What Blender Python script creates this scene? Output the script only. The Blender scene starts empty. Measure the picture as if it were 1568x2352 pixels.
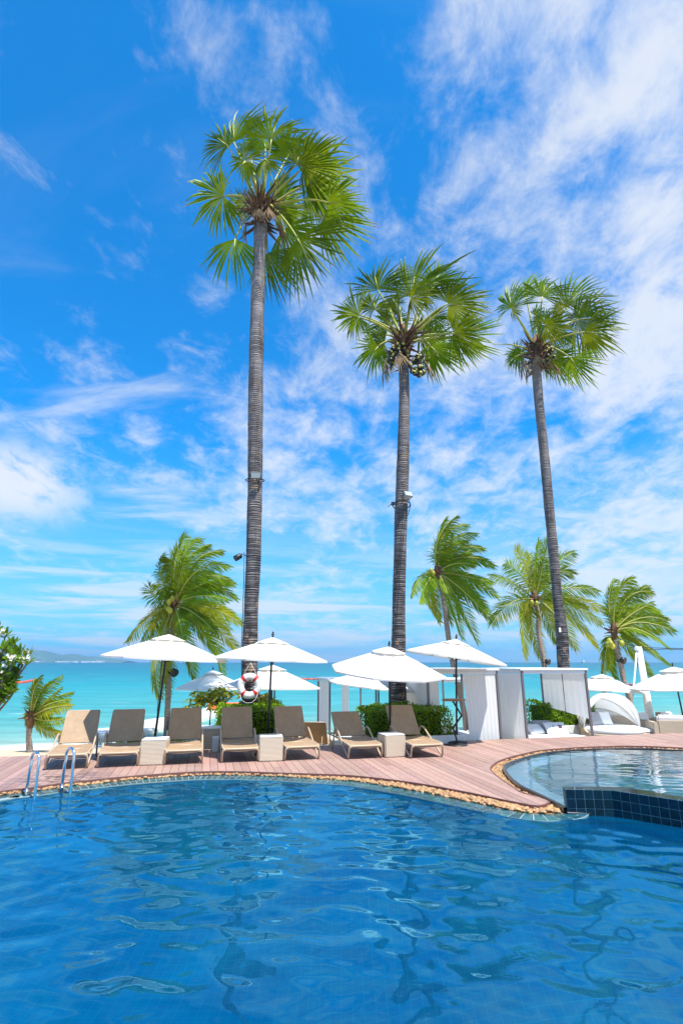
import bpy, bmesh, math, random
import numpy as np
from mathutils import Vector, Matrix, Quaternion, noise

random.seed(7)
R = math.radians
SC = bpy.context.scene
COL = SC.collection
V = Vector

# ------------------------------------------------------------------ camera, light, exposure
PITCH = math.atan(345.4 / 1254.4)
CAM_Z = 1.9
cam = bpy.data.cameras.new('camera')
cam_o = bpy.data.objects.new('camera', cam)
COL.objects.link(cam_o)
cam.sensor_fit = 'HORIZONTAL'
cam.sensor_width = 24.0
cam.lens = 24.0 * 0.8
cam.clip_start = 0.05
cam.clip_end = 40000
cam_o.location = (0, 0, CAM_Z)
cam_o.rotation_euler = (math.pi / 2 + PITCH, 0, 0)
SC.camera = cam_o

SUN_EL, SUN_AZ = R(65), R(140)          # azimuth from +Y towards +X: behind the camera, to its right
to_sun = V((math.sin(SUN_AZ) * math.cos(SUN_EL), math.cos(SUN_AZ) * math.cos(SUN_EL), math.sin(SUN_EL)))
sun = bpy.data.lights.new('sun', 'SUN')
sun.energy = 5.0
sun.angle = R(0.53)
sun.color = (1.0, 0.955, 0.88)
sun_o = bpy.data.objects.new('sun', sun)
sun_o.rotation_euler = (-to_sun).to_track_quat('-Z', 'Y').to_euler()
sun_o.location = (10, -10, 30)
COL.objects.link(sun_o)

SC.view_settings.view_transform = 'Standard'
SC.view_settings.look = 'None'
SC.view_settings.exposure = 0.72
SC.view_settings.gamma = 1.0
SC.view_settings.use_curve_mapping = False
SC.render.engine = 'CYCLES'
SC.cycles.use_denoising = True
SC.cycles.max_bounces = 6
SC.cycles.diffuse_bounces = 3
SC.cycles.glossy_bounces = 3
SC.cycles.transmission_bounces = 4
SC.cycles.volume_bounces = 0
SC.cycles.transparent_max_bounces = 12
SC.cycles.caustics_reflective = False
SC.cycles.caustics_refractive = False
SC.cycles.sample_clamp_indirect = 6.0


class NT:
    """tiny helper to write node trees"""
    def __init__(s, tree):
        s.t = tree
        s.n = tree.nodes
    def __call__(s, kind, **kw):
        nd = s.n.new(kind)
        ins = kw.pop('ins', {})
        for k, v in kw.items():
            setattr(nd, k, v)
        for k, v in ins.items():
            s.set(nd, k, v)
        return nd
    def set(s, nd, k, v):
        sock = nd.inputs[k]
        if isinstance(v, bpy.types.NodeSocket):
            s.t.links.new(v, sock)
        elif isinstance(v, bpy.types.Node):
            s.t.links.new(v.outputs[0], sock)
        else:
            if isinstance(v, (tuple, list)) and len(v) == 3 and sock.type == 'RGBA':
                v = (*v, 1)
            sock.default_value = v
    def math(s, op, a, b=0.0, c=0.0, clamp=False):
        nd = s('ShaderNodeMath', operation=op, use_clamp=clamp)
        s.set(nd, 0, a); s.set(nd, 1, b); s.set(nd, 2, c)
        return nd.outputs[0]
    def mix(s, f, a, b, mode='MIX'):
        nd = s('ShaderNodeMix', data_type='RGBA', blend_type=mode)
        s.set(nd, 0, f); s.set(nd, 6, a); s.set(nd, 7, b)
        return nd.outputs[2]
    def ramp(s, f, stops, interp='LINEAR'):
        nd = s('ShaderNodeValToRGB')
        cr = nd.color_ramp
        cr.interpolation = interp
        while len(cr.elements) < len(stops):
            cr.elements.new(0.5)
        for e, (p, c) in zip(cr.elements, stops):
            e.position = p
            e.color = (*c, 1) if len(c) == 3 else c
        s.set(nd, 0, f)
        return nd.outputs[0]
    def maprange(s, v, a, b, c=0.0, d=1.0, smooth=False):
        nd = s('ShaderNodeMapRange', clamp=True)
        if smooth:
            nd.interpolation_type = 'SMOOTHSTEP'
        s.set(nd, 0, v)
        for i, x in enumerate((a, b, c, d)):
            s.set(nd, i + 1, x)
        return nd.outputs[0]
    def noise(s, vec, scale=5.0, detail=4.0, rough=0.5, dist=0.0, w=None):
        nd = s('ShaderNodeTexNoise')
        if vec is not None:
            s.set(nd, 'Vector', vec)
        s.set(nd, 'Scale', scale); s.set(nd, 'Detail', detail); s.set(nd, 'Roughness', rough); s.set(nd, 'Distortion', dist)
        return nd.outputs[0]
    def mapping(s, vec, loc=(0, 0, 0), rot=(0, 0, 0), scale=(1, 1, 1)):
        nd = s('ShaderNodeMapping')
        s.set(nd, 0, vec)
        nd.inputs[1].default_value = loc
        nd.inputs[2].default_value = rot
        nd.inputs[3].default_value = scale
        return nd.outputs[0]


# ------------------------------------------------------------------ sky with thin high cloud
world = bpy.data.worlds.new('World')
SC.world = world
world.use_nodes = True
wt = NT(world.node_tree)
wt.n.clear()
SKY_STR = 0.092
sky = wt('ShaderNodeTexSky', sky_type='NISHITA')
sky.sun_disc = False
sky.sun_elevation = SUN_EL
sky.sun_rotation = SUN_AZ
sky.altitude = 0
sky.air_density = 1.0
sky.dust_density = 0.4
sky.ozone_density = 3.0
hs = wt.mix(1.0, sky.outputs[0], (0.05, 1.10, 1.78), 'MULTIPLY')      # the photograph's deep saturated blue
tc = wt('ShaderNodeTexCoord')
sep = wt('ShaderNodeSeparateXYZ', ins={0: tc.outputs['Generated']})
dx, dy, dz = sep.outputs
zc = wt.math('MAXIMUM', dz, 0.0)
den = wt.math('ADD', zc, 0.22)
px = wt.math('DIVIDE', dx, den)
py = wt.math('DIVIDE', dy, den)
pl = wt('ShaderNodeCombineXYZ', ins={0: px, 1: py, 2: 0.0}).outputs[0]
az = wt.math('ARCTAN2', dx, dy)                                   # radians, 0 = ahead
def sm(v, a, b, c=0.0, d=1.0): return wt.maprange(v, a, b, c, d, True)
# broken high veil: flakes (n2, n2b) on soft bodies (n1)
n1 = wt.noise(wt.mapping(pl, (3.1, 7.4, 0), (0, 0, 0.5), (1.0, 0.8, 1)), 1.5, 4, 0.55, 0.2)
n2 = wt.noise(wt.mapping(pl, (1.7, 2.2, 0), (0, 0, -0.25), (1.0, 0.8, 1)), 8.5, 7, 0.66, 0.3)
n2b = wt.noise(wt.mapping(pl, (5.7, 1.2, 0), (0, 0, 0.7), (1.0, 0.55, 1)), 3.6, 7, 0.64, 0.4)
n3 = wt.noise(wt.mapping(pl, (9.1, 4.4, 0), (0, 0, 0.2), (0.42, 1.0, 1)), 2.2, 6, 0.60, 0.9)
body = wt.math('ADD', wt.math('ADD', wt.math('MULTIPLY', n1, 0.34), wt.math('MULTIPLY', n2, 0.36)), wt.math('MULTIPLY', n2b, 0.30))
# the veil thickens towards the right of the view
right = wt.maprange(az, -0.55, 0.60, -0.040, 0.078)
cov = wt.math('ADD', body, right)
veil = sm(cov, 0.455, 0.655, 0.0, 0.80)
# long wisps lower down
wl = sm(n3, 0.50, 0.74, 0.0, 0.80)
lowmask = wt.math('MULTIPLY', sm(dz, 0.02, 0.12), sm(dz, 0.36, 0.62, 1.0, 0.1))
wl = wt.math('MULTIPLY', wl, lowmask)
# flat bars near the horizon
bars = wt.noise(wt.mapping(tc.outputs['Generated'], (0.3, 0.7, 1.35), (0, 0.02, 0), (1.5, 1.5, 17.0)), 2.3, 6, 0.55, 0.5)
bm = sm(bars, 0.43, 0.62, 0.0, 0.85)
bm = wt.math('MULTIPLY', bm, sm(dz, 0.06, 0.26, 1.0, 0.0))
# a brighter tuft low at the left
tuft_d = wt('ShaderNodeVectorMath', operation='DISTANCE', ins={0: wt.mapping(tc.outputs['Generated'], scale=(1, 1, 1.7)), 1: (-0.50, 0.80, 0.46)}).outputs['Value']
tw = wt.math('MULTIPLY', sm(tuft_d, 0.03, 0.17, 1.0, 0.0), sm(n2b, 0.40, 0.60, 0.0, 0.88))
cl = wt.math('MAXIMUM', wt.math('MAXIMUM', veil, wl), wt.math('MAXIMUM', bm, tw))
hz = wt.math('MULTIPLY', sm(dz, 0.0, 0.40, 1.0, 0.0), 0.55)
skyc = wt.mix(hz, hs, (2.9, 4.4, 5.9))
cloud_col = (6.3, 6.35, 6.4)
final = wt.mix(cl, skyc, cloud_col)
bg = wt('ShaderNodeBackground', ins={'Color': final, 'Strength': SKY_STR})
wo = wt('ShaderNodeOutputWorld', ins={'Surface': bg})

# ------------------------------------------------------------------ pixel rays (photo at 1568 px width) -> places in the world
FD = 1254.4
CP, SP = math.cos(PITCH), math.sin(PITCH)
def ray(px_, py_):
    u, v = (px_ - 784) / FD, (py_ - 1176) / FD
    return V((u, CP + SP * v, SP - CP * v))
def at(px_, py_, Y):
    r = ray(px_, py_)
    return V((0, 0, CAM_Z)) + r * (Y / r.y)
def atz(px_, py_, z):
    r = ray(px_, py_)
    return V((0, 0, CAM_Z)) + r * ((z - CAM_Z) / r.z)
EX, EY = V((0.9723, 0.2334, 0)), V((-0.2334, 0.9723, 0))          # along / across the back edge of the deck
def back_y(x):
    return 14.03 + 0.24 * x


# ------------------------------------------------------------------ mesh helpers
class MB:
    def __init__(s):
        s.v, s.f, s.m, s.sm = [], [], [], []
    def add(s, vs, fs, mi=0, smooth=False):
        o = len(s.v)
        s.v += [tuple(p) for p in vs]
        for f in fs:
            s.f.append(tuple(i + o for i in f)); s.m.append(mi); s.sm.append(smooth)
    def box(s, c, size, mi=0, rot=None, taper=1.0):
        hx, hy, hz = size[0] / 2, size[1] / 2, size[2] / 2
        vs = []
        for z, k in ((-hz, 1.0), (hz, taper)):
            for x, y in ((-hx, -hy), (hx, -hy), (hx, hy), (-hx, hy)):
                p = V((x * k, y * k, z))
                if rot is not None:
                    p = rot @ p
                vs.append(p + V(c))
        s.add(vs, [(3, 2, 1, 0), (4, 5, 6, 7), (0, 1, 5, 4), (1, 2, 6, 5), (2, 3, 7, 6), (3, 0, 4, 7)], mi)
    def bbox(s, c, size, b=0.01, mi=0, rot=None):
        """box with bevelled edges"""
        bm = bmesh.new()
        bmesh.ops.create_cube(bm, size=1.0)
        for v in bm.verts:
            v.co = V((v.co.x * size[0], v.co.y * size[1], v.co.z * size[2]))
        bmesh.ops.bevel(bm, geom=bm.edges[:], offset=b, segments=2, affect='EDGES')
        vs = [((rot @ v.co) if rot is not None else v.co) + V(c) for v in bm.verts]
        s.add(vs, [[v.index for v in f.verts] for f in bm.faces], mi)
        bm.free()
    def tube(s, pts, rad, n=8, mi=0, cap=True, smooth=True, flat=1.0):
        pts = [V(p) for p in pts]
        if not isinstance(rad, (list, tuple)):
            rad = [rad] * len(pts)
        vs, fs = [], []
        prev = None
        for i, p in enumerate(pts):
            t = (pts[min(i + 1, len(pts) - 1)] - pts[max(i - 1, 0)])
            if t.length < 1e-9:
                t = V((0, 0, 1))
            t.normalize()
            if prev is None:
                a = V((0, 0, 1)) if abs(t.z) < 0.9 else V((1, 0, 0))
                u = t.cross(a).normalized()
            else:
                u = (prev - t * prev.dot(t)).normalized()
            prev = u
            w = t.cross(u)
            for k in range(n):
                a = 2 * math.pi * k / n
                vs.append(p + (u * math.cos(a) + w * math.sin(a) * flat) * rad[i])
        for i in range(len(pts) - 1):
            for k in range(n):
                k2 = (k + 1) % n
                fs.append((i * n + k, i * n + k2, (i + 1) * n + k2, (i + 1) * n + k))
        if cap:
            fs.append(tuple(range(n - 1, -1, -1)))
            fs.append(tuple((len(pts) - 1) * n + k for k in range(n)))
        s.add(vs, fs, mi, smooth)
    def lathe(s, prof, c=(0, 0, 0), n=24, mi=0, smooth=True, rot=None):
        vs, fs = [], []
        for r_, z in prof:
            for k in range(n):
                a = 2 * math.pi * k / n
                p = V((r_ * math.cos(a), r_ * math.sin(a), z))
                vs.append((rot @ p if rot is not None else p) + V(c))
        for i in range(len(prof) - 1):
            for k in range(n):
                k2 = (k + 1) % n
                fs.append((i * n + k, i * n + k2, (i + 1) * n + k2, (i + 1) * n + k))
        fs.append(tuple(range(n - 1, -1, -1)))
        fs.append(tuple((len(prof) - 1) * n + k for k in range(n)))
        s.add(vs, fs, mi, smooth)
    def grid(s, rows, mi=0, smooth=True):
        n = len(rows[0])
        vs = [p for r_ in rows for p in r_]
        fs = [(i * n + j, i * n + j + 1, (i + 1) * n + j + 1, (i + 1) * n + j) for i in range(len(rows) - 1) for j in range(n - 1)]
        s.add(vs, fs, mi, smooth)
    def mesh(s, name, mats):
        me = bpy.data.meshes.new(name)
        me.from_pydata(s.v, [], s.f)
        for m in (mats if isinstance(mats, (list, tuple)) else [mats]):
            me.materials.append(m)
        me.polygons.foreach_set('material_index', s.m)
        me.polygons.foreach_set('use_smooth', s.sm)
        me.update()
        return me
    def build(s, name, mats, parent=None, **tags):
        o = bpy.data.objects.new(name, s.mesh(name, mats))
        COL.objects.link(o)
        if parent is not None:
            o.parent = parent
        for k, v in tags.items():
            o[k] = v
        return o

def empty(name, loc=(0, 0, 0), rz=0.0, label=None, category=None, group=None, kind=None):
    o = bpy.data.objects.new(name, None)
    COL.objects.link(o)
    o.location = loc
    o.rotation_euler = (0, 0, rz)
    o.empty_display_size = 0.1
    tag(o, label, category, group, kind)
    return o
def tag(o, label=None, category=None, group=None, kind=None):
    for k, v in (('label', label), ('category', category), ('group', group), ('kind', kind)):
        if v:
            o[k] = v
    return o
def inst(name, me, parent=None, loc=(0, 0, 0), rot=None, scale=None):
    o = bpy.data.objects.new(name, me)
    COL.objects.link(o)
    if parent is not None:
        o.parent = parent
    o.location = loc
    if rot is not None:
        o.rotation_euler = rot
    if scale is not None:
        o.scale = scale
    return o
def copy_tree(o, parent=None):
    c = o.copy()
    COL.objects.link(c)
    c.parent = parent
    for ch in o.children:
        copy_tree(ch, c)
    return c
def bez(a, b, c, n):
    return [(a * (1 - t) ** 2 + b * (2 * t * (1 - t)) + c * t * t) for t in [i / n for i in range(n + 1)]]
def catmull(pts, per=8):
    pts = [V(p) for p in pts]
    out = []
    for i in range(len(pts) - 1):
        p0, p1, p2, p3 = pts[max(i - 1, 0)], pts[i], pts[i + 1], pts[min(i + 2, len(pts) - 1)]
        for k in range(per):
            t = k / per
            out.append(0.5 * ((2 * p1) + (p2 - p0) * t + (2 * p0 - 5 * p1 + 4 * p2 - p3) * t * t + (3 * p1 - p0 - 3 * p2 + p3) * t ** 3))
    out.append(pts[-1])
    return out
def resample(pts, step):
    out = [pts[0].copy()]
    acc = 0.0
    for a, b in zip(pts[:-1], pts[1:]):
        L = (b - a).length
        if L < 1e-9:
            continue
        d = step - acc
        while d <= L:
            out.append(a.lerp(b, d / L))
            d += step
        acc = L - (d - step)
    return out
def offset_line(pts, w):
    """shift a ground line sideways (to its right for positive w)"""
    out = []
    for i, p in enumerate(pts):
        t = pts[min(i + 1, len(pts) - 1)] - pts[max(i - 1, 0)]
        t = V((t.x, t.y, 0)).normalized()
        out.append(p + V((t.y, -t.x, 0)) * w)
    return out
U = random.uniform

# ------------------------------------------------------------------ materials
MATS = {}
def mat(name, col, rough=0.6, var=0.0, hue=0.0, nscale=8.0, bump=0.0, bscale=60.0, metal=0.0, spec=0.5, objvar=0.0, col2=None, nstretch=(1, 1, 1), coat=0.0):
    m = bpy.data.materials.new(name)
    m.use_nodes = True
    t = NT(m.node_tree)
    b = t.n['Principled BSDF']
    co = t('ShaderNodeTexCoord').outputs['Object']
    c = None
    if col2 is not None:
        f = t.maprange(t.noise(t.mapping(co, scale=nstretch), nscale, 5, 0.6), 0.32, 0.68)
        c = t.mix(f, col, col2)
    else:
        rgb = t('ShaderNodeRGB'); rgb.outputs[0].default_value = (*col, 1); c = rgb.outputs[0]
    if var or objvar or hue:
        val = 1.0
        if var:
            val = t.maprange(t.noise(t.mapping(co, scale=nstretch), nscale * 1.7, 4, 0.6), 0.3, 0.7, 1 - var, 1 + var)
        if objvar:
            rnd = t('ShaderNodeObjectInfo').outputs['Random']
            val = t.math('MULTIPLY', val, t.maprange(rnd, 0, 1, 1 - objvar, 1 + objvar))
        h = 0.5
        if hue:
            rnd2 = t('ShaderNodeObjectInfo').outputs['Random']
            h = t.maprange(t.math('FRACT', t.math('MULTIPLY', rnd2, 7.31)), 0, 1, 0.5 - hue, 0.5 + hue)
        c = t('ShaderNodeHueSaturation', ins={'Hue': h, 'Value': val, 'Color': c}).outputs[0]
    t.set(b, 'Base Color', c)
    t.set(b, 'Roughness', rough)
    t.set(b, 'Metallic', metal)
    t.set(b, 'Specular IOR Level', spec)
    if coat:
        t.set(b, 'Coat Weight', coat)
    if bump:
        bp = t('ShaderNodeBump', ins={'Strength': bump, 'Distance': 0.01, 'Height': t.noise(t.mapping(co, scale=nstretch), bscale, 4, 0.6)})
        t.set(b, 'Normal', bp)
    MATS[name] = m
    return m
def leafmat(name, col, col2, trans=0.35, rough=0.45, objvar=0.25, nscale=3.0, tcol=None):
    """leaf: diffuse + gloss with light coming through"""
    m = bpy.data.materials.new(name)
    m.use_nodes = True
    t = NT(m.node_tree)
    b = t.n['Principled BSDF']
    co = t('ShaderNodeTexCoord').outputs['Object']
    f = t.maprange(t.noise(co, nscale, 4, 0.6), 0.3, 0.7)
    c = t.mix(f, col, col2)
    rnd = t('ShaderNodeObjectInfo').outputs['Random']
    c = t('ShaderNodeHueSaturation', ins={'Hue': t.maprange(rnd, 0, 1, 0.485, 0.51), 'Value': t.maprange(t.math('FRACT', t.math('MULTIPLY', rnd, 5.7)), 0, 1, 1 - objvar, 1 + objvar), 'Color': c}).outputs[0]
    t.set(b, 'Base Color', c)
    t.set(b, 'Roughness', rough)
    t.set(b, 'Specular IOR Level', 0.15)
    tr = t('ShaderNodeBsdfTranslucent', ins={'Color': t.mix(0.5, c, tcol or (0.35, 0.42, 0.02))})
    mx = t('ShaderNodeMixShader', ins={0: trans, 1: b.outputs[0], 2: tr})
    t.set(t.n['Material Output'], 'Surface', mx)
    MATS[name] = m
    return m

# ------------------------------------------------------------------ the setting
def S(x, y, z=0.0):                                    # photo pixel at full size -> point at height z
    return atz(x / 1.22449, y / 1.22449, z)

def plankmat():
    m = mat('deck_board', (0.335, 0.205, 0.168), 0.62, var=0.17, objvar=0.18, hue=0.010, nscale=2.2, nstretch=(14, 1.2, 4), bump=0.25, bscale=14)
    t = NT(m.node_tree); b = t.n['Principled BSDF']
    co = t('ShaderNodeTexCoord').outputs['Object']
    c = b.inputs['Base Color'].links[0].from_socket
    # sun-faded and foot-worn patches, and water dripped by bathers near the ladder
    c = t.mix(t.maprange(t.noise(co, 0.8, 5, 0.6), 0.45, 0.75, 0.0, 0.35), c, (0.44, 0.32, 0.275))
    d = t('ShaderNodeVectorMath', operation='DISTANCE', ins={0: co, 1: (-4.75, 10.0, 0.0)}).outputs['Value']
    wet = t.math('MULTIPLY', t.maprange(d, 0.35, 1.1, 1.0, 0.0), t.maprange(t.noise(t.mapping(co, scale=(1, 2.0, 1)), 3.0, 5, 0.65), 0.47, 0.53))
    c = t.mix(t.math('MULTIPLY', wet, 0.72), c, (0.12, 0.055, 0.05))
    t.set(b, 'Base Color', c)
    t.set(b, 'Roughness', t.maprange(wet, 0, 1, 0.62, 0.18))
    return m
plank_m = plankmat()
fascia_m = mat('deck_fascia', (0.15, 0.068, 0.055), 0.6, var=0.15)
dark_m = mat('deck_joist', (0.03, 0.025, 0.022), 0.9)
pebble_m = mat('pebble', (0.34, 0.175, 0.072), 0.55, objvar=0.30, hue=0.015, var=0.15, nscale=9, col2=(0.44, 0.27, 0.13))
pebble_mix = mat('pebble_bed_mix', (0.33, 0.168, 0.07), 0.55, var=0.28, nscale=7, col2=(0.44, 0.27, 0.13))
bed_m = mat('pebble_bed_floor', (0.22, 0.13, 0.07), 0.9, var=0.2)
rimtile_m = mat('rim_tile', (0.018, 0.10, 0.125), 0.16, objvar=0.35, hue=0.03, var=0.15, nscale=14)
grout_m = mat('grout', (0.22, 0.32, 0.33), 0.8, var=0.1)
wallgrout_m = mat('wall_grout', (0.20, 0.34, 0.38), 0.8, var=0.15)
navytile_m = mat('navy_tile', (0.0028, 0.012, 0.024), 0.12, objvar=0.4, hue=0.02)
blackstone_m = mat('black_stone', (0.03, 0.032, 0.036), 0.25, var=0.3)
greystone_m = mat('grey_stone_ledge', (0.30, 0.33, 0.38), 0.35, var=0.15)
steel_m = mat('stainless_steel', (0.78, 0.79, 0.82), 0.16, metal=1.0)

def tile_floor(name, c1, c2, grout, size):
    m = bpy.data.materials.new(name); m.use_nodes = True
    t = NT(m.node_tree); b = t.n['Principled BSDF']
    co = t('ShaderNodeTexCoord').outputs['Object']
    br = t('ShaderNodeTexBrick', offset=0.0, ins={'Vector': co, 'Scale': 1.0, 'Mortar Size': 0.004, 'Brick Width': size, 'Row Height': size, 'Color1': c1, 'Color2': c2, 'Mortar': grout, 'Bias': 0.0})
    big = t.maprange(t.noise(co, 0.9, 3, 0.5), 0.3, 0.7, 0.86, 1.12)
    c = t('ShaderNodeHueSaturation', ins={'Color': br.outputs[0], 'Value': big}).outputs[0]
    t.set(b, 'Base Color', c); t.set(b, 'Roughness', 0.5)
    MATS[name] = m
    return m
poolfloor_m = tile_floor('pool_tile', (0.001, 0.11, 0.19), (0.002, 0.16, 0.25), (0.008, 0.27, 0.34), 0.11)
upperfloor_m = tile_floor('upper_pool_tile', (0.02, 0.10, 0.16), (0.03, 0.16, 0.22), (0.12, 0.26, 0.30), 0.11)

def watermat(name, tint, bump=0.16, bscale=15.0, ior=1.33, body=None, bf=0.0, gcol=(1, 1, 1)):
    """clear water: mirror by Fresnel over a tinted see-through body"""
    m = bpy.data.materials.new(name); m.use_nodes = True
    t = NT(m.node_tree); t.n.remove(t.n['Principled BSDF'])
    co = t('ShaderNodeTexCoord').outputs['Object']
    h = t.noise(t.mapping(co, scale=(1, 1.5, 1)), bscale, 3, 0.55, 0.6)
    bp = t('ShaderNodeBump', ins={'Strength': bump, 'Distance': 0.02, 'Height': h})
    fr = t('ShaderNodeFresnel', ins={'IOR': ior, 'Normal': bp})
    gl = t('ShaderNodeBsdfGlossy', ins={'Color': gcol, 'Roughness': 0.006, 'Normal': bp})
    tr = t('ShaderNodeBsdfTransparent', ins={'Color': tint})
    low = tr
    if body:                                              # light scattered back by the water itself
        df = t('ShaderNodeBsdfDiffuse', ins={'Color': t.mix(t.maprange(t.noise(co, 0.9, 6, 0.62, 0.8), .32, .68), body[0], body[1])})
        low = t('ShaderNodeMixShader', ins={0: bf, 1: tr, 2: df})
    mx = t('ShaderNodeMixShader', ins={0: fr, 1: low.outputs[0], 2: gl})
    t.set(t.n['Material Output'], 'Surface', mx)
    MATS[name] = m
    return m
water_m = watermat('pool_water', (0.62, 0.90, 0.97), bump=0.015, ior=1.82, body=((0.0, 0.044, 0.145), (0.0, 0.090, 0.210)), bf=0.60, gcol=(0.26, 0.80, 1.0))
upperwater_m = watermat('upper_pool_water', (0.62, 0.86, 0.95), 0.03, 9.0)

# ---- lines of the pool edge, all on the ground
deck_front = [V(p) for p in ((-8.3, -4, 0), (-8.3, 1, 0), (-8.25, 3.6, 0), (-7.75, 5.7, 0), (-6.55, 7.65, 0))] + \
    [S(x, y - 7 - 5 * max(0, (x - 900) / 600)) for x, y in ((0, 2233), (73, 2224), (165, 2211), (245, 2202), (367, 2190), (490, 2181), (575, 2177), (673, 2177), (796, 2181), (900, 2184), (1002, 2190), (1155, 2209), (1308, 2237), (1410, 2259), (1492, 2276))]
deck_front = catmull(deck_front, 6)
deck_tip = [S(1513, 2266), S(1532, 2262), S(1541, 2256)]
deck_up = [S(*p) for p in ((1539, 2250), (1524, 2245), (1467, 2230), (1431, 2208), (1399, 2187), (1380, 2169), (1377, 2162), (1380, 2155), (1399, 2141), (1431, 2130), (1467, 2121), (1521, 2110), (1610, 2103), (1681, 2100), (1753, 2098), (1824, 2099), (1920, 2103))] + \
    [V(p) for p in ((9.6, 13.2, 0), (11.1, 12.2, 0), (12.0, 10.5, 0), (12.3, 8, 0), (12.3, 2, 0), (12.3, -4, 0))]
deck_up = catmull(deck_up, 5)
deck_poly = [V((-15, -4, 0))] + deck_front + deck_tip + deck_up + [V((17, -4, 0)), V((17, back_y(17), 0)), V((-15, back_y(-15), 0))]
RIM_Z = -0.060
rim_in = [V(p) + V((0.17, 0, RIM_Z)) for p in ((-8.3, -4, 0), (-8.3, 1, 0), (-8.25, 3.6, 0), (-7.75, 5.65, 0), (-6.5, 7.5, 0))] + \
    [S(x, y - 2.5, RIM_Z) for x, y in ((0, 2241), (73, 2232), (165, 2219), (245, 2210), (367, 2197), (490, 2188), (575, 2184), (673, 2184), (796, 2188), (900, 2195), (1002, 2202), (1155, 2226), (1308, 2257), (1410, 2278), (1465, 2288), (1503, 2292), (1546, 2293), (1580, 2288), (1596, 2276))]
rim_in = catmull(rim_in, 6)
RIM_W = 0.30
up_rim = [S(x, y, 0.02) for x, y in ((1594, 2272), (1556, 2251), (1503, 2226), (1467, 2209), (1439, 2187), (1424, 2168), (1421, 2158), (1431, 2148), (1467, 2134), (1503, 2124), (1546, 2116), (1610, 2109.5), (1681, 2106.5), (1753, 2105), (1824, 2105.5), (1920, 2110))] + \
    [V(p) for p in ((9.4, 12.9, 0.02), (10.8, 11.95, 0.02), (11.7, 10.4, 0.02), (11.95, 8, 0.02), (11.95, 5.0, 0.02))]
up_rim = catmull(up_rim, 6)

# ---- deck: boards cut one by one to the outline
# sub-frame sheet under the boards
from mathutils.geometry import tessellate_polygon
def flat_fill(mb, poly, z):
    tri = tessellate_polygon([[V((p.x, p.y, 0)) for p in poly]])
    mb.add([(p.x, p.y, z) for p in poly], [tuple(t) for t in tri], 0)
dm = MB()
flat_fill(dm, deck_poly, -0.06)
deck_o = dm.build('deck', dark_m, kind='structure')

poly2 = [(p.dot(EX), p.dot(EY)) for p in deck_poly]
def spans(s):
    ts = []
    n = len(poly2)
    for i in range(n):
        (s0, t0), (s1, t1) = poly2[i], poly2[(i + 1) % n]
        if (s0 <= s < s1) or (s1 <= s < s0):
            ts.append(t0 + (t1 - t0) * (s - s0) / (s1 - s0))
    ts.sort()
    return [(ts[i], ts[i + 1]) for i in range(0, len(ts) - 1, 2)]
BW, GAP = 0.142, 0.007
smin = min(p[0] for p in poly2); smax = max(p[0] for p in poly2)
def clipspan(sp, a, b):
    return [(max(x, a), min(y, b)) for x, y in sp if min(y, b) - max(x, a) > 0.02]
k = 0
s = -7.6
plank_n = 0
while s < 14.5:
    a, b = s + GAP / 2, s + BW - GAP / 2
    # butt joints at uneven lengths
    cuts = [-6.0]
    t_ = 3.2 + (k * 1.37) % 2.6 + U(0, 0.5)
    if (k * 7) % 3 == 0:
        cuts.append(t_ + 7.2)
    cuts.append(40.0)
    for c0, c1 in zip(cuts[:-1], cuts[1:]):
        mb = MB()
        NS = 4
        for q in range(NS):
            sa, sb = a + (b - a) * q / NS, a + (b - a) * (q + 1) / NS
            A = clipspan(spans(sa + 1e-5), c0 + 0.004, c1 - 0.004); B = clipspan(spans(sb - 1e-5), c0 + 0.004, c1 - 0.004)
            if len(A) != len(B):
                A = B = clipspan(spans((sa + sb) / 2), c0 + 0.004, c1 - 0.004)
            for (a0, a1), (b0, b1) in zip(A, B):
                if max(a0, b0) > min(a1, b1):
                    b0, b1 = a0, a1
                tz = 0.0
                P = [EX * sa + EY * a0, EX * sb + EY * b0, EX * sb + EY * b1, EX * sa + EY * a1]
                vs = [(p.x, p.y, tz) for p in P] + [(p.x, p.y, -0.03) for p in P]
                fs = [(0, 1, 2, 3), (4, 5, 1, 0), (6, 7, 3, 2)]
                if q == 0: fs.append((7, 4, 0, 3))
                if q == NS - 1: fs.append((5, 6, 2, 1))
                mb.add(vs, fs, 0)
        if mb.v and any(-8 < v[0] < 12 and v[1] > 5 for v in mb.v):
            dzv = U(-0.0015, 0.0015)
            o = mb.build('plank', plank_m, deck_o)
            o.location.z = dzv
            plank_n += 1
    s += BW
    k += 1
# curved fascia along the pool side
def strip(line, z0, z1, thick, m, name, parent, side=1):
    mb = MB()
    off = offset_line(line, thick * side)
    rows = [[V((p.x, p.y, z0)) for p in line], [V((p.x, p.y, z1)) for p in line], [V((p.x, p.y, z1)) for p in off], [V((p.x, p.y, z0)) for p in off]]
    mb.grid(rows, 0, False)
    return mb.build(name, m, parent)
strip(deck_front + deck_tip + deck_up, -0.075, 0.003, 0.028, fascia_m, 'fascia', deck_o)

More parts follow.
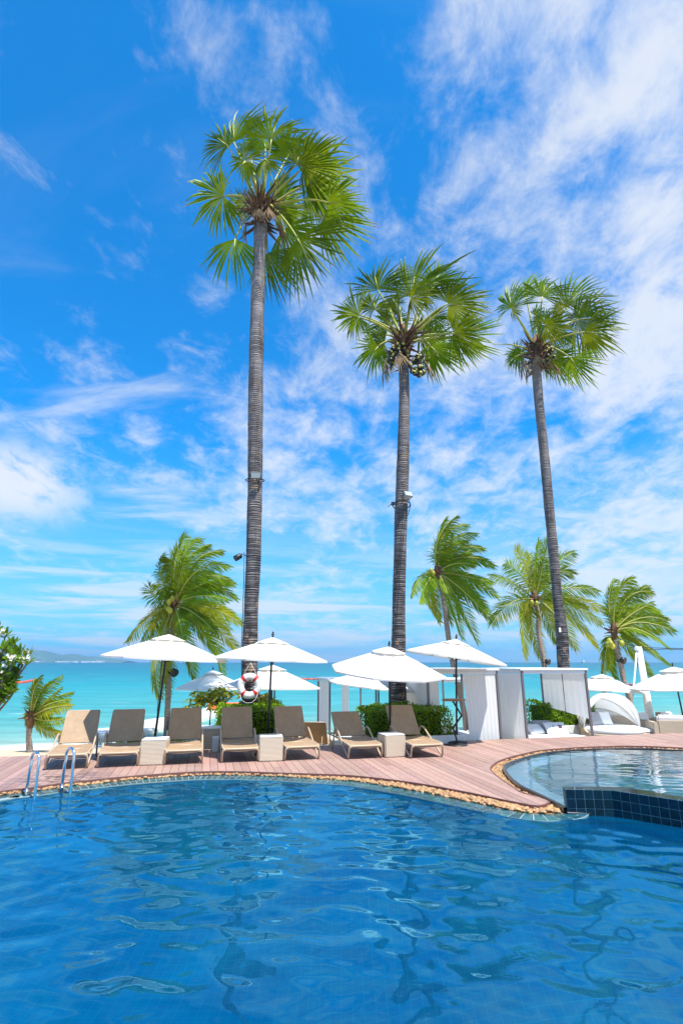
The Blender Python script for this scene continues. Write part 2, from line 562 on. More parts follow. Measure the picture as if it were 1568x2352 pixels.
# ---- main pool basin
rim_out = offset_line(rim_in, RIM_W)
pool = MB()
edge_np = np.array([(p.x, p.y) for p in resample(rim_out, 0.25)])
rows = []
for y in np.arange(-4.2, 12.6, 0.3):
    row = []
    for x in np.arange(-9.3, 12.7, 0.3):
        d_ = math.sqrt(((edge_np - (x, y)) ** 2).sum(1).min())
        q = min(d_ / 3.4, 1.0)
        row.append(V((x, y, -0.42 - 1.05 * q * q * (3 - 2 * q))))
    rows.append(row)
pool.grid(rows, 0, True)
wall_pts = [V((p.x, p.y, 0)) for p in rim_out]
pool.grid([[V((p.x, p.y, RIM_Z - 0.02)) for p in wall_pts], [V((p.x, p.y, -0.6)) for p in wall_pts]], 0, False)
pool_o = pool.build('pool', poolfloor_m, kind='structure')
# rim bed under the tiles and each tile on it
rimbed = MB()
rimbed.grid([[V((p.x, p.y, RIM_Z - 0.005)) for p in rim_in], [V((p.x, p.y, RIM_Z - 0.005)) for p in rim_out], [V((p.x, p.y, RIM_Z - 0.10)) for p in rim_out]], 0, False)
rimbed.build('rim_bed', grout_m, pool_o)
line = resample([p for p in rim_in if p.x > -5.6], 0.112)
tile_n = 0
for row in range(3):
    w0, w1 = row * 0.1 + 0.005, row * 0.1 + 0.094
    A, B = offset_line(line, w0), offset_line(line, w1)
    for i in range(len(line) - 1):
        if tile_n >= 300 or (row == 2 and line[i].x < -4.9):
            continue
        q = [A[i].lerp(A[i + 1], 0.06), A[i].lerp(A[i + 1], 0.94), B[i].lerp(B[i + 1], 0.94), B[i].lerp(B[i + 1], 0.06)]
        z = RIM_Z + U(-0.0015, 0.0015)
        mb = MB()
        mb.add([(p.x, p.y, z) for p in q] + [(p.x, p.y, z - 0.012) for p in q], [(3, 2, 1, 0), (0, 1, 5, 4), (1, 2, 6, 5), (2, 3, 7, 6), (3, 0, 4, 7)], 0)
        mb.build('tile', rimtile_m, pool_o)
        tile_n += 1

# ---- pebble beds
def paired(l1, l2, n):
    def par(l):
        d = [0.0]
        for a_, b_ in zip(l[:-1], l[1:]):
            d.append(d[-1] + (b_ - a_).length)
        T = d[-1]
        out = []
        j = 0
        for i in range(n):
            x = T * i / (n - 1)
            while j < len(d) - 2 and d[j + 1] < x:
                j += 1
            f = (x - d[j]) / max(d[j + 1] - d[j], 1e-9)
            out.append(l[j].lerp(l[j + 1], f))
        return out
    return par(l1), par(l2)
df_vis = [p for p in deck_front if p.x > -6.6] + deck_tip[:2]
ri_vis = [p for p in rim_in if p.x > -6.6]
ri_cut = [p for p in ri_vis]
A1, B1 = paired(df_vis, ri_cut, 160)
up_vis = [p for p in deck_up if p.y > 6 and p.x < 9.0]
ur_out = offset_line(up_rim, -0.05)
ur_vis = [p for p in ur_out if p.x < 8.8]
A2, B2 = paired([deck_tip[1], deck_tip[2]] + up_vis, ur_vis, 160)
pb = MB()
for A, B in ((A1, B1), (A2, B2)):
    pb.grid([[V((p.x, p.y, -0.068)) for p in A], [V((p.x, p.y, -0.066)) for p in B]], 0, False)
pb_o = pb.build('pebble_bed', bed_m, kind='structure')
pmesh = []
for i in range(6):
    bm_ = bmesh.new()
    bmesh.ops.create_icosphere(bm_, subdivisions=1, radius=0.5)
    for v in bm_.verts:
        v.co *= 1 + 0.28 * noise.noise(v.co * 1.9 + V((i * 9.1, 0, 0)))
    m_ = bpy.data.meshes.new('pebble'); bm_.to_mesh(m_); bm_.free()
    m_.materials.append(pebble_m)
    for p in m_.polygons: p.use_smooth = True
    pmesh.append(m_)
pebs = []
def scatter(A, B, per_m2, edge):
    for i in range(len(A) - 1):
        w = (A[i] - B[i]).length
        L = (A[i + 1] - A[i]).length * 0.5 + (B[i + 1] - B[i]).length * 0.5
        x = w * L * per_m2
        for _ in range(int(x) + (random.random() < x % 1)):
            f, g = random.random(), U(0.08, 0.94)
            p = A[i].lerp(A[i + 1], f).lerp(B[i].lerp(B[i + 1], f), g)
            sz = U(0.055, 0.105)
            pebs.append((V((p.x, p.y, -0.060 + U(0, 0.024))), (sz * U(0.9, 1.35), sz * U(0.7, 1.0), sz * U(0.42, 0.62)), (U(-.35, .35), U(-.35, .35), U(0, 6.3))))
scatter(A1, B1, 420, 0)
scatter(A2, B2, 330, 0)
pebs.sort(key=lambda e: e[0].y * (1.0 if abs(e[0].x) < 5.2 else 3))
for p, sc, ro in pebs[:300]:
    inst('pebble', random.choice(pmesh), pb_o, p, ro, sc)
rest = MB()
for p, sc, ro in pebs[300:]:
    me = random.choice(pmesh)
    M = Matrix.LocRotScale(p, __import__('mathutils').Euler(ro), V(sc))
    rest.add([M @ v.co for v in me.vertices], [tuple(f.vertices) for f in me.polygons], 0, True)
rest.build('loose_pebbles', pebble_mix, pb_o, kind='stuff')

# ---- upper pool: black stone rim, ledge, floor
W_TOP = 0.234
wf = [V((3.045, 8.16, 0)), V((3.64, 8.11, 0)), V((4.21, 7.55, 0)), V((6.0, 5.78, 0)), V((8.2, 3.6, 0))]
wb = [V((3.06, 8.30, 0)), V((3.90, 8.29, 0)), V((4.37, 7.72, 0)), V((6.15, 5.95, 0)), V((8.4, 3.8, 0))]
upool = MB()
up_poly = [V((p.x, p.y, 0)) for p in up_rim] + [V((11.95, 3.0, 0)), V((8.3, 3.7, 0)), V((6.08, 5.87, 0)), V((4.29, 7.64, 0)), V((3.75, 8.2, 0)), V((3.06, 8.23, 0))]
flat_fill(upool, up_poly, -0.55)
upool.grid([[V((p.x, p.y, -0.02)) for p in up_poly], [V((p.x, p.y, -0.56)) for p in up_poly]], 0, False)
upool_o = upool.build('upper_pool', upperfloor_m, kind='structure')
rimb = MB()
ro_ = offset_line(up_rim, -0.05)
rimb.grid([[V((p.x, p.y, -0.15)) for p in ro_], [V((p.x, p.y, 0.02)) for p in ro_], [V((p.x, p.y, 0.022)) for p in up_rim], [V((p.x, p.y, -0.08)) for p in up_rim]], 0, False)
rimb.build('stone_rim', blackstone_m, upool_o)
ledge = MB()
li = offset_line(up_rim, 0.42)
cutn = [i for i, p in enumerate(up_rim) if p.x < 6.0]
ledge.grid([[V((up_rim[i].x, up_rim[i].y, -0.045)) for i in cutn], [V((li[i].x, li[i].y, -0.06)) for i in cutn], [V((li[i].x, li[i].y, -0.55)) for i in cutn]], 0, False)
ledge.build('stone_ledge', greystone_m, upool_o)

# ---- tiled wall between the two pools
wall = MB()
def wallsheet(z0, z1):
    f0 = [V((p.x, p.y, z0)) for p in wf]; f1 = [V((p.x, p.y, z1)) for p in wf]
    b1 = [V((p.x, p.y, z1)) for p in wb]; b0 = [V((p.x, p.y, z0)) for p in wb]
    wall.grid([f0, f1, b1, b0], 0, False)
    wall.add([f0[0], f1[0], b1[0], b0[0]], [(0, 1, 2, 3)], 0)
wallsheet(-1.45, W_TOP)
wall_o = wall.build('pool_wall', wallgrout_m)
tag(wall_o, 'low wall of glossy navy tiles between the two pools', 'pool wall')
TP = 0.117
def face_tiles(a, b, z0, rows, nrm):
    L = (b - a).length; n = max(1, round(L / TP)); d = (b - a) / n
    for i in range(n):
        for r_ in range(rows):
            p0, p1 = a + d * (i + 0.03), a + d * (i + 0.97)
            zt, zb = z0 - r_ * TP - 0.0035, z0 - (r_ + 1) * TP + 0.0035
            t = 0.004 + U(0, 0.001)
            q = [V((p0.x, p0.y, zb)), V((p1.x, p1.y, zb)), V((p1.x, p1.y, zt)), V((p0.x, p0.y, zt))]
            mb = MB()
            mb.add([p + nrm * t for p in q] + q, [(0, 1, 2, 3), (4, 5, 1, 0), (5, 6, 2, 1), (6, 7, 3, 2), (7, 4, 0, 3)], 0)
            mb.build('tile', navytile_m, wall_o)
for a, b in zip(wf[:3], wf[1:4]):
    d = (b - a).normalized()
    face_tiles(a, b, W_TOP, 4, V((d.y, -d.x, 0)))
face_tiles(wb[0], wf[0], W_TOP, 4, V((-1, 0, 0)))
for j in range(3):
    a, b, c, d = wf[j], wf[j + 1], wb[j + 1], wb[j]
    n = max(1, round((b - a).length / TP))
    for i in range(n):
        for r_ in range(2):
            g0, g1 = r_ / 2 + 0.02, (r_ + 1) / 2 - 0.02
            f0, f1 = (i + 0.03) / n, (i + 0.97) / n
            q = [a.lerp(b, f).lerp(d.lerp(c, f), g) for f, g in ((f0, g0), (f1, g0), (f1, g1), (f0, g1))]
            z = W_TOP + 0.004 + U(0, 0.001)
            mb = MB()
            mb.add([(p.x, p.y, z) for p in q] + [(p.x, p.y, W_TOP) for p in q], [(0, 1, 2, 3), (4, 5, 1, 0), (5, 6, 2, 1), (6, 7, 3, 2), (7, 4, 0, 3)], 0)
            mb.build('tile', navytile_m, wall_o)
# submerged step in front of the wall
step = MB()
sf = offset_line(wf, 0.34)
step.grid([[V((p.x, p.y, -0.26)) for p in wf], [V((p.x, p.y, -0.26)) for p in sf], [V((p.x, p.y, -1.45)) for p in sf]], 0, False)
step.build('tiled_step', upperfloor_m, pool_o)

# ---- water
rw = np.random.default_rng(5)
def waves(X, Y, specs):
    Z = np.zeros_like(X)
    for lam, amp, th, ph in specs:
        k_ = 2 * np.pi / lam
        Z += amp * np.sin(k_ * (X * np.cos(th) + Y * np.sin(th)) + ph + 0.9 * np.sin(0.35 * k_ * (X * np.sin(th) - Y * np.cos(th)) + ph * 1.7))
    return Z
def spectrum(n, l0, l1, slope, th0, spread):
    out = []
    for i in range(n):
        lam = l0 * (l1 / l0) ** rw.random()
        out.append((lam, slope * lam / (2 * np.pi) / math.sqrt(n / 2), th0 + rw.normal(0, spread), rw.random() * 6.28))
    return out
def sheet(name, xs, ys, z, specs, m, inside=None):
    X, Y = np.meshgrid(xs, ys)
    Z = z + waves(X, Y, specs)
    ny, nx = X.shape
    co = np.stack([X, Y, Z], -1).reshape(-1, 3)
    i = np.arange(nx * ny).reshape(ny, nx)
    F = np.stack([i[:-1, :-1], i[:-1, 1:], i[1:, 1:], i[1:, :-1]], -1).reshape(-1, 4)
    if inside is not None:
        c = co[F].mean(1)
        F = F[inside(c[:, 0], c[:, 1])]
    me = bpy.data.meshes.new(name)
    me.vertices.add(len(co)); me.vertices.foreach_set('co', co.ravel())
    me.loops.add(F.size); me.loops.foreach_set('vertex_index', F.ravel().astype(np.int32))
    me.polygons.add(len(F)); me.polygons.foreach_set('loop_start', np.arange(0, F.size, 4, dtype=np.int32))
    me.polygons.foreach_set('use_smooth', np.ones(len(F), bool))
    me.update(calc_edges=True)
    me.materials.append(m)
    o = bpy.data.objects.new(name, me); COL.objects.link(o)
    o['kind'] = 'structure'
    return o
def in_poly(poly):
    P = np.array([(p.x, p.y) for p in poly])
    def f(x, y):
        r_ = np.zeros(len(x), bool)
        j = len(P) - 1
        for i in range(len(P)):
            c = ((P[i, 1] > y) != (P[j, 1] > y)) & (x < (P[j, 0] - P[i, 0]) * (y - P[i, 1]) / (P[j, 1] - P[i, 1] + 1e-12) + P[i, 0])
            r_ ^= c
            j = i
        return r_
    return f
WATER_Z = -0.084
main_poly = [V((12.5, -4, 0))] + [V((-8.3, -4, 0))] + [V((p.x, p.y, 0)) for p in rim_in] + [V((p.x, p.y, 0)) for p in wf]
sp_main = spectrum(18, 0.22, 0.66, 0.060, 1.4, 0.75) + spectrum(14, 0.14, 0.24, 0.024, 1.4, 0.8) + spectrum(6, 1.0, 2.4, 0.022, 1.2, 0.6)
xs = np.concatenate([np.arange(-8.4, -6.01, 0.3), np.arange(-6, 5.4, 0.035), np.arange(5.4, 12.6, 0.3)])
ys = np.concatenate([np.arange(-4, 2.6, 0.3), np.arange(2.6, 11.4, 0.035)])
sheet('pool_water', xs, ys, WATER_Z, sp_main, water_m, in_poly(main_poly))
sp_up = spectrum(10, 0.16, 0.55, 0.022, 1.5, 0.35) + spectrum(5, 0.6, 1.6, 0.012, 1.5, 0.5)
sheet('upper_pool_water', np.arange(2.6, 12, 0.05), np.arange(5.0, 13.8, 0.04), 0.004, sp_up, upperwater_m, in_poly(up_poly))

# ---- sand, sea, island
def sandmat():
    m = mat('sand', (0.46, 0.36, 0.24), 0.95, var=0.10, nscale=1.3, col2=(0.54, 0.43, 0.30), bump=0.5, bscale=9)
    return m
sand_m = sandmat()
def sand_z(x, y):
    s_ = y - back_y(x)
    if s_ < 0: return -0.4
    if s_ < 9: return -0.4 - 0.60 * (s_ / 9) ** 1.2
    return -1.0 - (s_ - 9) * 0.06
sx = [-400, -200, -90, -50, -30] + [-22 + i * 0.7 for i in range(72)] + [34, 60, 120, 250, 400]
sy = [-6, 4, 9] + [11 + i * 0.5 for i in range(50)] + [40, 50, 70, 110]
rows = []
for y in sy:
    rows.append([V((x, y, max(-3.0, sand_z(x, y) + (0.03 * noise.noise(V((x * .6, y * .6, 0))) + 0.015 * noise.noise(V((x * 2.1, y * 2.1, 3))) if y > back_y(x) + .6 else 0)) - (2.0 if (-9.4 < x < 13 and y < back_y(x) - 0.6) else 0))) for x in sx])
sand = MB(); sand.grid(rows, 0, True)
sand.build('beach', sand_m, kind='structure')

def seamat():
    m = bpy.data.materials.new('sea_water'); m.use_nodes = True
    t = NT(m.node_tree); b = t.n['Principled BSDF']
    co = t('ShaderNodeTexCoord').outputs['Object']
    sp_ = t('ShaderNodeSeparateXYZ', ins={0: co})
    # distance from the shore line, in metres, on a log scale: sand shows through where the water is shallow
    d = t.math('SUBTRACT', t.math('SUBTRACT', sp_.outputs[1], 22.6), t.math('MULTIPLY', sp_.outputs[0], 0.24))
    wob = t.noise(t.mapping(co, scale=(0.02, 0.09, 1)), 1.0, 5, 0.6)
    ld = t.math('LOGARITHM', t.math('MAXIMUM', t.math('MULTIPLY', d, t.maprange(wob, 0.2, 0.8, 0.55, 1.5)), 0.2), 10.0)
    f = t.maprange(ld, -0.7, 3.6)
    c = t.ramp(f, [(0.0, (0.34, 0.35, 0.26)), (0.25, (0.20, 0.33, 0.27)), (0.42, (0.065, 0.29, 0.27)), (0.56, (0.008, 0.225, 0.255)), (0.70, (0.0, 0.14, 0.19)), (1.0, (0.0, 0.07, 0.12))])
    # small breaking crests
    wv = t('ShaderNodeTexNoise', ins={'Vector': t.mapping(co, rot=(0, 0, 0.24), scale=(0.10, 0.42, 1)), 'Scale': 1.0, 'Detail': 8.0, 'Roughness': 0.66})
    crest = t.maprange(wv.outputs[0], 0.615, 0.68, 0.0, 0.42)
    surf = t.math('MULTIPLY', t.maprange(d, 0.9, 2.4, 1.0, 0.0, True), t.maprange(t.noise(t.mapping(co, scale=(0.5, 1.2, 1)), 1.3, 4, 0.6), 0.36, 0.5))
    c = t.mix(t.math('MAXIMUM', crest, surf), c, (0.82, 0.86, 0.84))
    val = t.maprange(t.noise(t.mapping(co, rot=(0, 0, 0.24), scale=(0.16, 0.62, 1)), 1.0, 7, 0.65), 0.3, 0.7, 0.70, 1.22)
    c = t('ShaderNodeHueSaturation', ins={'Color': c, 'Value': val}).outputs[0]
    t.set(b, 'Base Color', c); t.set(b, 'Roughness', 0.35); t.set(b, 'Specular IOR Level', 0.10)
    h1 = t.noise(t.mapping(co, rot=(0, 0, 0.24), scale=(0.35, 1.3, 1)), 1.0, 6, 0.6)
    bp = t('ShaderNodeBump', ins={'Strength': 0.6, 'Distance': 0.25, 'Height': h1})
    t.set(b, 'Normal', bp)
    MATS['sea_water'] = m
    return m
sea_m = seamat()
sea = MB()
ys_ = [14, 16, 18, 20, 22, 24, 27, 30, 35, 40, 50, 65, 90, 130, 200, 320, 600, 1200, 2500, 5000, 9000]
rows = []
for y in ys_:
    hw = 60 + y * 0.95
    rows.append([V((-hw + 2 * hw * i / 12, y, -1.0)) for i in range(13)])
sea.grid(rows, 0, True)
sea.build('sea', sea_m, kind='structure')

island_m = mat('island_forest', (0.05, 0.10, 0.055), 0.95, var=0.35, nscale=0.012, col2=(0.09, 0.13, 0.07))
ISL_Y = 4200.0
prof = [(40, 1517), (62, 1503), (80, 1497), (97, 1494.5), (110, 1496.5), (124, 1502), (138, 1507.5), (150, 1505), (163, 1502), (176, 1503.5), (190, 1508.5), (205, 1508), (220, 1508.5), (240, 1511), (262, 1513.5), (280, 1515), (297, 1519)]
pp = [at(x, y, ISL_Y) for x, y in prof]
fine = catmull(pp, 8)
isl = MB(); rows = []
for k_ in range(-5, 6):
    f = k_ / 5
    row = []
    for i, p in enumerate(fine):
        hgt = max(p.z + 1.0, 2)
        e = (1 - abs(f) ** 1.6)
        z = -3 + (hgt + 2) * e * (1 + 0.10 * noise.noise(V((p.x * .01, f * 3, 0))) * (abs(f) > .05))
        row.append(V((p.x + f * 30 * noise.noise(V((i * .3, f, 1))), ISL_Y + f * 420 * (0.4 + hgt / 120), z)))
    rows.append(row)
isl.grid(rows, 0, True)
isl.build('island', island_m, kind='structure')

# ---- the sea air between here and the island
hzb = MB()
hzb.box((0, 4470, 82), (18600, 9100, 172))
haze_m = bpy.data.materials.new('sea_air'); haze_m.use_nodes = True
t_ = NT(haze_m.node_tree); t_.n.remove(t_.n['Principled BSDF'])
pv = t_('ShaderNodeVolumePrincipled', ins={'Color': (0.28, 0.64, 1.0), 'Density': 0.00019, 'Anisotropy': 0.2})
t_.t.links.new(pv.outputs[0], t_.n['Material Output'].inputs['Volume'])
hzb.build('haze', haze_m, kind='stuff')

# ------------------------------------------------------------------ palms
fan_m = leafmat('fan_leaf', (0.075, 0.155, 0.003), (0.255, 0.345, 0.006), 0.38, 0.42, 0.40, 1.2, (0.34, 0.42, 0.005))
fanin_m = leafmat('fan_leaf_inner', (0.15, 0.24, 0.005), (0.30, 0.38, 0.008), 0.40, 0.45, 0.3, 1.2, (0.50, 0.55, 0.005))
petiole_m = mat('petiole', (0.42, 0.38, 0.05), 0.5, var=0.2, nscale=2, col2=(0.30, 0.34, 0.06), objvar=0.15)
boot_m = mat('old_leaf_base', (0.075, 0.040, 0.024), 0.85, var=0.4, nscale=6, col2=(0.20, 0.10, 0.05))
deadleaf_m = mat('dead_leaf', (0.22, 0.13, 0.06), 0.8, var=0.25, nscale=4, col2=(0.34, 0.23, 0.12))
fruit_m = mat('palm_fruit', (0.018, 0.012, 0.012), 0.35, objvar=0.3)
fruitcap_m = mat('palm_fruit_cap', (0.40, 0.36, 0.05), 0.5)
frond_m = leafmat('coconut_leaf', (0.085, 0.19, 0.006), (0.25, 0.33, 0.009), 0.40, 0.45, 0.38, 0.8, (0.42, 0.52, 0.01))
frond_y = leafmat('coconut_leaf_yellowing', (0.36, 0.35, 0.02), (0.24, 0.28, 0.015), 0.50, 0.40, 0.25, 0.8, (0.75, 0.66, 0.01))
rachis_m = mat('coconut_rachis', (0.34, 0.34, 0.06), 0.5, var=0.2)
coconut_m = mat('green_coconut', (0.36, 0.36, 0.03), 0.4, objvar=0.25)

def bark(name, low, high, z0, z1, patch=0.0):
    m = bpy.data.materials.new(name); m.use_nodes = True
    t = NT(m.node_tree); b = t.n['Principled BSDF']
    co = t('ShaderNodeTexCoord').outputs['Object']
    z = t('ShaderNodeSeparateXYZ', ins={0: co}).outputs[2]
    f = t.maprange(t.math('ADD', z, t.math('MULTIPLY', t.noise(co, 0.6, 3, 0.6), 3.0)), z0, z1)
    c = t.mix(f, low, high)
    ring = t.noise(t.mapping(co, scale=(1.2, 1.2, 16)), 1.6, 4, 0.65)
    c = t.mix(t.maprange(ring, 0.46, 0.62), c, t.mix(0.30, c, (0.50, 0.46, 0.46)))
    strk = t.noise(t.mapping(co, scale=(5, 5, 0.5)), 1.3, 4, 0.6)
    c = t.mix(t.maprange(strk, 0.50, 0.70, 0, 0.80), c, (0.018, 0.016, 0.017))
    blot = t.noise(t.mapping(co, scale=(2, 2, 1.1)), 1.1, 5, 0.65)
    c = t.mix(t.maprange(blot, 0.52, 0.66, 0, 0.35), c, t.mix(0.4, c, (0.5, 0.46, 0.45)))
    if patch:
        pt = t.noise(t.mapping(co, scale=(2.2, 2.2, 1.3)), 1.7, 5, 0.6)
        low_ = t.maprange(z, 1.2, 4.5, 1.0, 0.25)
        c = t.mix(t.math('MULTIPLY', t.maprange(pt, 0.585, 0.63), t.math('MULTIPLY', low_, patch)), c, (0.36, 0.23, 0.13))
    t.set(b, 'Base Color', c); t.set(b, 'Roughness', 0.85)
    bp = t('ShaderNodeBump', ins={'Strength': 0.7, 'Distance': 0.015, 'Height': t.noise(t.mapping(co, scale=(3, 3, 14)), 3.0, 5, 0.65)})
    t.set(b, 'Normal', bp)
    MATS[name] = m
    return m
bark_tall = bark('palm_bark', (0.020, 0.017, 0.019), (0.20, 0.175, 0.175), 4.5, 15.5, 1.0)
bark_coco = bark('coconut_bark', (0.20, 0.155, 0.125), (0.27, 0.20, 0.15), -1, 4)

def ringed_trunk(mb, nodes, ring, n=20, jag=0.035, mi=0):
    """nodes: [(point, radius)] -> tube with real growth rings"""
    pts = [V((*p, r_)) if False else (V(p), r_) for p, r_ in nodes]
    cl = catmull([p for p, _ in pts], 10)
    rl = [x.x for x in catmull([V((r_, 0, 0)) for _, r_ in pts], 10)]
    # resample both at ring spacing
    P, RR = [], []
    acc = 0.0
    nxt = 0.0
    for (a, b, ra, rb) in zip(cl[:-1], cl[1:], rl[:-1], rl[1:]):
        L = (b - a).length
        while nxt <= acc + L:
            f = (nxt - acc) / max(L, 1e-9)
            P.append(a.lerp(b, f)); RR.append(ra + (rb - ra) * f)
            nxt += ring * (1 + .45 * noise.noise(V((0, 0, nxt * .7)))) * U(0.6, 1.4) / 3
        acc += L
    vs, fs = [], []
    for i, (p, r_) in enumerate(zip(P, RR)):
        ph = i % 3
        jj = jag * (0.5 + 1.1 * abs(noise.noise(V((3.3, 0, p.z * 1.3)))) * 2)
        k_ = (1 + jj * (1.0 if ph == 0 else (-0.2 if ph == 1 else -0.9))) * (1 + .06 * noise.noise(V((7, 1, p.z * .45))))
        for j in range(n):
            a = 2 * math.pi * j / n
            w = 1 + 0.07 * noise.noise(V((math.cos(a) * 1.2, math.sin(a) * 1.2, p.z * 0.9))) + 0.04 * noise.noise(V((math.cos(a) * 3, math.sin(a) * 3, p.z * 9)))
            vs.append(p + V((math.cos(a), math.sin(a), 0.10 * U(-.1, .1))) * (r_ * k_ * w))
    for i in range(len(P) - 1):
        for j in range(n):
            j2 = (j + 1) % n
            fs.append((i * n + j, i * n + j2, (i + 1) * n + j2, (i + 1) * n + j))
    mb.add(vs, fs, mi, False)

WIND = V((1.0, 0.1, -0.12)).normalized()
GRAV = V((0, 0, -1))
def fan_leaf(mb, hub, d, n, rad, nseg=40, spread=145, droop=0.16, wind=0.22, rnd=random, cup=0.25):
    d = d.normalized()
    n = (n - d * n.dot(d)).normalized()
    r_ = d.cross(n)
    Sx = R(spread * 0.84)
    st = [0.03, 0.18, 0.38, 0.58, 0.75, 0.89, 1.0]
    wd = [1.0, 1.0, 1.0, 1.0, 0.72, 0.40, 0.02]
    for i in range(nseg):
        a0, a1 = -Sx + 2 * Sx * i / nseg, -Sx + 2 * Sx * (i + 1) / nseg
        am = (a0 + a1) / 2
        L = rad * (0.68 + 0.34 * math.cos(am * 0.75)) * rnd.uniform(0.72, 1.14)
        if rnd.random() < 0.05:
            continue
        dr = droop * rnd.uniform(0.5, 1.6)
        brk = rnd.random() < 0.22
        tw = rnd.uniform(-0.05, 0.05)
        rows = []
        for q, w in zip(st, wd):
            rr = L * q
            hw = rr * math.tan((a1 - a0) / 2) * w if q < 0.60 else L * 0.60 * math.tan((a1 - a0) / 2) * w
            ang = am + tw * q
            c = d * math.cos(ang) + r_ * math.sin(ang)
            side = -d * math.sin(ang) + r_ * math.cos(ang)
            p = hub + c * rr
            p = p - n * (cup * rr * (abs(am) / Sx) ** 1.5 + cup * 0.4 * rr * q)
            p = p + GRAV * (dr * rad * q ** 2.2) + WIND * (wind * rad * q ** 2.4 * rnd.uniform(0.9, 1.1))
            if brk and q > 0.7:
                p = p + GRAV * ((q - 0.7) * rad * 0.75)
            ridge = n * (hw * 1.35)
            rows.append([p - side * hw, p + ridge, p + side * hw])
        mb.grid(rows[:3], 2, False)
        mb.grid(rows[2:6], 0, False)
        mb.grid(rows[5:], 3 if rnd.random() < 0.3 else 0, False)

def petiole(mb, a, hub, bulge, r0=0.055, r1=0.028, mi=1):
    mid = a.lerp(hub, 0.55) + V((0, 0, bulge))
    pts = bez(a, mid, hub, 8)
    mb.tube(pts, [r0 + (r1 - r0) * i / 8 for i in range(9)], 6, mi, True, True, 0.75)

